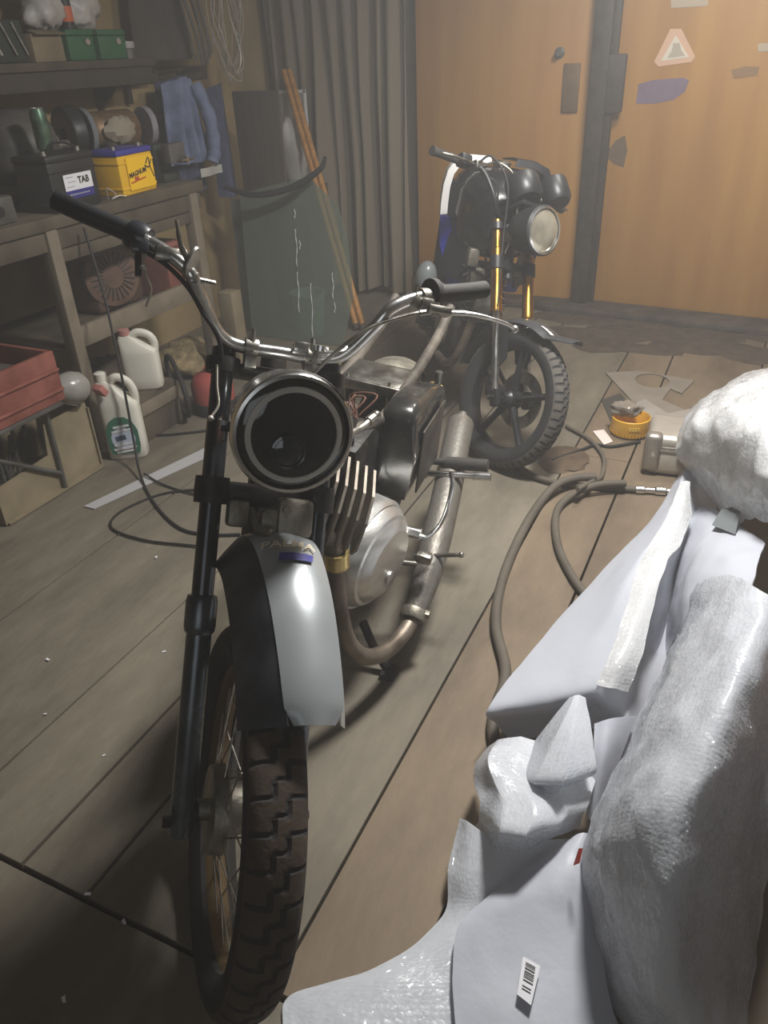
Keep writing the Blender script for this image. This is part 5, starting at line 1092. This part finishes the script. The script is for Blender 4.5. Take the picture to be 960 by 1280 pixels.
# marks on the wrap
def sticker(parent, name, q, m, up=.004):
    q = [Vector(p) for p in q]; n = (q[1] - q[0]).cross(q[3] - q[0]).normalized()
    if n.z < 0: n = -n
    b = MB(); b.raw([p + n*up for p in q] + [p + n*(up - .0015) for p in q], [(0, 1, 2, 3), (7, 6, 5, 4), (0, 4, 5, 1), (1, 5, 6, 2), (2, 6, 7, 3), (3, 7, 4, 0)])
    return b, n
q = [(-0.154, 0.810, 0.076), (-0.120, 0.805, 0.077), (-0.118, 0.738, 0.066), (-0.146, 0.746, 0.066)]
b, n = sticker(H_, 'barcode_sticker', q, m_label, .012); st0 = obj('barcode_sticker', b, m_label, H_, 0, label='white sticker with a barcode')
q = [Vector(p) for p in q]; bars = MB(); ex_, ey_ = q[1] - q[0], q[3] - q[0]; rnd = random.Random(4); t = .10
while t < .62:
    w_ = .012 + .03*rnd.random(); o0 = q[0] + n*.0128
    bars.raw([o0 + ex_*.2 + ey_*t, o0 + ex_*.75 + ey_*t, o0 + ex_*.75 + ey_*(t + w_), o0 + ex_*.2 + ey_*(t + w_)], [(0, 1, 2, 3)]); t += w_ + .02 + .03*rnd.random()
for t in (.70, .78): bars.raw([q[0] + n*.0128 + ex_*.2 + ey_*t, q[0] + n*.0128 + ex_*.7 + ey_*t, q[0] + n*.0128 + ex_*.7 + ey_*(t + .03), q[0] + n*.0128 + ex_*.2 + ey_*(t + .03)], [(0, 1, 2, 3)])
obj('barcode', bars, m_ink, st0, 0)
b, n = sticker(C_, 'red_mark', [(-0.092, 0.991, 0.200), (-0.085, 0.983, 0.215), (-0.085, 0.964, 0.195), (-0.096, 0.976, 0.165)], None, .012); obj('red_mark', b, mat('red_tape', 'c0392b', .5), C_, 0, label='small red tape mark')
b, n = sticker(A_, 'grey_patch', [(0.042, 2.046, 0.400), (0.088, 2.011, 0.440), (0.084, 1.888, 0.420), (0.026, 1.984, 0.380)], None, .012); obj('grey_patch', b, mat('grey_patch_film', '6f7476', .4), A_, 0, label='dark grey square patch')
cx = thing('carton', (.42, 1.9, 0), 'large brown carton under the bubble wrap at the right edge', 'carton')
obj('carton_body', MB().box((.55, 1.85, .20), (.44, 2.2, .40), bev=.004), mat('brown_carton', '6b5138', .85, 0, .15, 5), cx)
obj('carton_tape', MB().box((.55, 1.85, .4015), (.06, 2.19, .002)), mat('brown_tape', '8a6a45', .4), cx)
# hoses
m_hose = mat('grey_rubber_hose', '575046', .7, 0, .15, 10)
ha_ = cr([(-0.800, 2.867, 0.014), (-0.684, 2.765, 0.014), (-0.561, 2.739, 0.014), (-0.406, 2.763, 0.014), (-0.272, 2.794, 0.014)], 8)
hz = thing('air_hose', (-.45, 2.85, 0), 'grey air hose with steel coupling running right from under the far wheel', 'hose')
obj('hose', MB().tube(ha_, .013, 12), m_hose, hz)
e0, e1 = Vector((-0.272, 2.794, 0.014)), Vector((-0.077, 2.842, 0.014)); dd = (e1 - e0).normalized()
obj('coupling', MB().lathe([(.0, 0), (.016, 0), (.016, .03), (.012, .035), (.012, .07), (.017, .075), (.017, .11), (.011, .115), (.011, .17), (.0145, .175), (.0145, .21), (0, .21)], e0, dd, 16), m_chrome, hz)
hA = cr([(-0.430, 2.784, 0.046), (-0.506, 2.741, 0.046), (-0.558, 2.668, 0.044), (-0.593, 2.542, 0.018), (-0.596, 2.296, 0.018), (-0.574, 2.016, 0.018), (-0.523, 1.790, 0.018), (-0.432, 1.598, 0.018), (-0.413, 1.440, 0.018), (-0.383, 1.347, 0.018), (-0.312, 1.267, 0.018)], 8)
tag(obj('hose', MB().tube(hA, .0165, 12), m_hose), 'thick grey hose curving down to the tip of the foam sheet', 'hose')
hB = cr([(-0.312, 2.773, 0.046), (-0.407, 2.722, 0.046), (-0.488, 2.643, 0.028), (-0.517, 2.513, 0.015), (-0.460, 2.299, 0.015), (-0.368, 2.127, 0.015), (-0.271, 2.004, 0.015), (-0.170, 1.899, 0.015)], 8)
tag(obj('hose', MB().tube(hB, .0145, 12), m_hose), 'grey hose bending down under the middle of the foam sheet', 'hose')
hC = cr([(-0.669, 3.294, 0.012), (-0.547, 3.193, 0.012), (-0.450, 3.044, 0.012), (-0.420, 2.862, 0.012), (-0.441, 2.734, 0.044), (-0.467, 2.620, 0.066)], 8)
tag(obj('hose', MB().tube(hC, .0095, 10), m_hose), 'thin grey hose loop beside the far front wheel', 'hose')
hD = cr([(-0.644, 2.938, 0.008), (-0.555, 3.070, 0.008), (-0.502, 3.149, 0.008), (-0.434, 3.157, 0.008), (-0.329, 3.248, 0.008)], 8)
tag(obj('cable', MB().tube(hD, .007, 8), m_cable), 'dark cable between the yellow tub and the hose loop', 'cable')
mud = MB(); mud.ell((-.60, 2.98, 0), (.10, .13, .012), 14, 8, nz=.3, seed=3); tag(obj('oil_stain', mud, mat('brown_oily_dirt', '4d3f30', .7, 0, .3, 20)), 'brown oily dirt patch inside the thin hose loop', 'dirt', None, 'stuff')
# gasket sheets, tub, card, metal case
def px_plate(outer, holes, z, th, m, name, label, cat):
    return tag(obj(name, plate(MB(), [p[:2] for p in outer], [[q[:2] for q in h] for h in holes], z, th), m, None, 0), label, cat)
def ellipse(c, rx, ry, n=28, ang=0.): return [(c[0] + rx*math.cos(t)*math.cos(ang) - ry*math.sin(t)*math.sin(ang), c[1] + rx*math.cos(t)*math.sin(ang) + ry*math.sin(t)*math.cos(ang)) for t in [2*PI*i/n for i in range(n)]]
m_gask = mat('grey_gasket_card', '938c84', .7, 0, .1, 8); m_gask2 = mat('dusty_gasket_card', '7d756a', .75, 0, .12, 8)
px_plate([(-0.638, 4.045, 0.004), (-0.472, 4.128, 0.004), (-0.324, 4.104, 0.004), (-0.189, 4.079, 0.004), (-0.229, 3.881, 0.004), (-0.289, 3.927, 0.004), (-0.306, 3.767, 0.004), (-0.194, 3.682, 0.004), (-0.225, 3.494, 0.004), (-0.388, 3.611, 0.004)], [ellipse((-0.391, 4.008, 0.004), .085, .10, 28, .3)], .004, .004, m_gask2, 'gasket_sheet', 'dusty grey sheet with a large round cutout by the doors', 'sheet')
px_plate([(-0.426, 3.655, 0.010), (-0.385, 3.734, 0.010), (-0.257, 3.594, 0.010), (-0.150, 3.703, 0.010), (-0.065, 3.447, 0.010), (-0.160, 3.239, 0.010), (-0.302, 3.405, 0.010)], [ellipse((-0.215, 3.493, 0.010), .055, .05, 24)], .010, .004, m_gask, 'gasket_sheet', 'lighter grey cut sheet with a small hole beside the metal case', 'sheet')
px_plate([(-0.582, 3.667, 0.004), (-0.513, 3.780, 0.004), (-0.376, 3.536, 0.004), (-0.373, 3.302, 0.004), (-0.480, 3.400, 0.004)], [], .004, .004, mat('dark_rubber_sheet', '3b3833', .8), 'rubber_sheet', 'dark rubber piece under the yellow tub', 'sheet')
yc = (-0.391, 3.269, 0.000)
yt = thing('tub', (yc[0], yc[1] + .07, 0), 'yellow round plastic tub on the floor by the metal case', 'tub')
o = (yc[0], yc[1] + .07, .007)
obj('tub_body', MB().lathe([(0, 0), (.082, 0), (.085, .006), (.085, .075), (.081, .078), (.079, .072), (.078, .01), (0, .008)], o, (0, 0, 1), 32), mat('yellow_tub_plastic', 'd8a530', .4, 0, .08, 8), yt)
tl2 = MB()
for k in range(4): tl2.box((o[0] + .088*math.sin(.15 + .14*k), o[1] - .088*math.cos(.15 + .14*k), .055), (.008, .002, .016), rotz(.15 + .14*k))
obj('print', tl2, mat('pale_yellow_print', 'dcb85a', .5), yt, 0)
rn = MB()
for k in range(36): rn.tube([(o[0] + .0852*math.cos(2*PI*k/36), o[1] + .0852*math.sin(2*PI*k/36), .012), (o[0] + .0852*math.cos(2*PI*k/36), o[1] + .0852*math.sin(2*PI*k/36), .025)], .002, 5)
obj('ribs', rn, MATS['yellow_tub_plastic'], yt, 0)
lump('film_scrap', (o[0] - .03, o[1] + .005, .085 + .03), (.07, .06, .032), mat('clear_crumpled_film', 'a59c90', .12, 0, .15, 15, trans=.5, bump=.5, bscale=30), 51, 'crumpled clear film lying on the yellow tub', 'film', amp=.5)
cdp = [(-0.546, 3.292, 0.004), (-0.502, 3.327, 0.004), (-0.441, 3.215, 0.004), (-0.471, 3.169, 0.004)]
cdm = MB(); cdm.prism([p[:2] for p in cdp], .002, .005); tag(obj('card', cdm, mat('pinkish_white_card', 'd8cac4', .5), None, 0), 'small pinkish white card beside the yellow tub', 'card')
mc = thing('metal_case', (-.08, 3.08, 0), 'shiny aluminium case half hidden under the bubble wrap', 'case')
Rm = rotz(.10); cc_ = Vector((-.065, 3.10, 0))
obj('case_body', MB().box(cc_ + Vector((0, 0, .065)), (.44, .24, .125), Rm, bev=.03, seg=4), mat('dull_aluminium_case', 'b9b3a9', .35, .45, .1, 8), mc)
obj('case_lid', MB().box(cc_ + Vector((0, 0, .145)), (.44, .24, .06), Rm, bev=.028, seg=4), MATS['dull_aluminium_case'], mc)
obj('case_rim', MB().box(cc_ + Vector((0, 0, .118)), (.45, .25, .008), Rm, bev=.003), m_chrome, mc)
obj('corner_guard', MB().box(cc_ + Rm @ Vector((-.195, -.10, .10)), (.07, .06, .165), Rm, bev=.02, seg=3), mat('bright_corner', 'a39d95', .3, .6), mc)
obj('latch', MB().box(cc_ + Rm @ Vector((-.08, -.126, .115)), (.04, .012, .05), Rm, bev=.004), m_chrome, mc)
# marks on the doors
dn = Matrix.Rotation(math.radians(-4.5), 3, 'Z'); dx, dy = dn @ Vector((1, 0, 0)), dn @ Vector((0, -1, 0))
def door_pt(p, off): p = Vector(p); f0 = Vector((.31, 5.20, 0)) + dy * .025; return p + dy * (off - (p - f0).dot(dy))
def door_poly(name, pts, m, off, label, cat, parent=None, th=.002):
    q = [door_pt(p, off) for p in pts]; b = MB(); k = len(q)
    b.raw([p for p in q] + [p - dy*th for p in q], [tuple(range(k)), tuple(range(2*k - 1, k - 1, -1))] + [(i, i + k, (i+1) % k + k, (i+1) % k) for i in range(k)])
    o_ = obj(name, b, m, parent, 0)
    return tag(o_, label, cat)
def soft(c, rx, rz, jag, seed, n=30):
    r = random.Random(seed); c = Vector(c); return [c + dx*(rx*math.cos(t)*(1 + jag*(r.random() - .5))) + Vector((0, 0, rz*math.sin(t)*(1 + jag*(r.random() - .5)))) for t in [2*PI*i/n for i in range(n)]]
T = door_poly('warning_sticker', [(-0.699, 5.170, 1.579), (-0.640, 5.170, 1.577), (-0.544, 5.170, 1.442), (-0.561, 5.170, 1.416), (-0.737, 5.170, 1.398), (-0.766, 5.170, 1.422)], mat('faded_red_border', 'd8b094', .5), .003, 'triangular warning sticker with faded red border on the right door', 'sticker')
door_poly('sticker_centre', [(-0.665, 5.170, 1.548), (-0.577, 5.170, 1.439), (-0.728, 5.170, 1.425)], mat('sticker_white', 'dcd3c4', .5), .005, None, None, T)
door_poly('sticker_symbol', [(-0.672, 5.170, 1.511), (-0.638, 5.170, 1.510), (-0.624, 5.170, 1.475), (-0.599, 5.170, 1.448), (-0.695, 5.170, 1.439), (-0.675, 5.170, 1.473)], mat('faded_grey_print', 'b4aa9b', .5), .0065, None, None, T)
door_poly('paper_label', [(-0.721, 5.170, 1.734), (-0.524, 5.170, 1.723), (-0.517, 5.170, 1.676), (-0.708, 5.170, 1.676)], mat('old_label_paper', 'b3a48e', .6), .003, 'torn pale label at the top of the right door', 'label')
door_poly('paper_label', [(-0.230, 5.170, 1.491), (-0.157, 5.170, 1.495), (-0.149, 5.170, 1.455), (-0.223, 5.170, 1.454)], MATS['old_label_paper'], .003, 'scrap of pale label at the right edge of the right door', 'label')
m_smear = mat('violet_blue_smear', '75647a', .6, 0, .1, 20); m_soot = mat('dark_door_stain', '64503a', .7, 0, .15, 20)
door_poly('paint_smear', [(-0.840, 5.170, 1.313), (-0.758, 5.170, 1.332), (-0.595, 5.170, 1.340), (-0.559, 5.170, 1.327), (-0.572, 5.170, 1.272), (-0.631, 5.170, 1.229), (-0.742, 5.170, 1.211), (-0.841, 5.170, 1.212)], m_smear, .0025, 'violet blue paint smear below the warning sticker', 'smear')
door_poly('dark_stain', [(-1.000, 5.170, 0.934), (-0.937, 5.170, 1.014), (-0.885, 5.170, 1.044), (-0.861, 5.170, 0.962), (-0.873, 5.170, 0.865), (-0.932, 5.170, 0.882)], m_soot, .0025, 'dark triangular stain beside the iron post on the right door', 'stain')
door_poly('dark_stain', [(-0.343, 5.170, 1.372), (-0.274, 5.170, 1.389), (-0.201, 5.170, 1.383), (-0.205, 5.170, 1.342), (-0.323, 5.170, 1.330)], mat('brown_door_stain', '8a6a44', .7), .0025, 'brown stain high on the right side of the right door', 'stain')
door_poly('dark_stain', [(-0.998, 5.170, 0.221), (-0.970, 5.170, 0.249), (-0.979, 5.170, 0.186), (-0.988, 5.170, 0.112), (-1.006, 5.170, 0.084)], m_soot, .0025, 'small dark drip low on the right door beside the post', 'stain')
bl_ = MB(); bl_.box((-1.22, 5.235, 1.30), (.10, .012, .26), bev=.005); tag(obj('latch_plate', bl_, mat('worn_latch_plate', '6b553c', .6, .2, .2, 12)), 'worn metal latch plate on the left door beside the post', 'latch')
kn = MB(); kn.lathe([(0, 0), (.03, 0), (.03, .006), (.012, .012), (.012, .03), (.02, .035), (.018, .05), (0, .052)], (-1.303, 5.245, 1.486), (0, -1, 0), 20); tag(obj('door_knob', kn, m_grey), 'small grey knob near the top of the left door', 'knob')
# thin smoky air fills the garage
if HAZE:
    nt = SC.world.node_tree; vs_ = nt.nodes.new('ShaderNodeVolumeScatter'); vs_.inputs['Density'].default_value = HAZE; vs_.inputs['Color'].default_value = (.95, .95, .95, 1); vs_.inputs['Anisotropy'].default_value = .2
    nt.links.new(vs_.outputs[0], [x for x in nt.nodes if x.type == 'OUTPUT_WORLD'][0].inputs['Volume'])
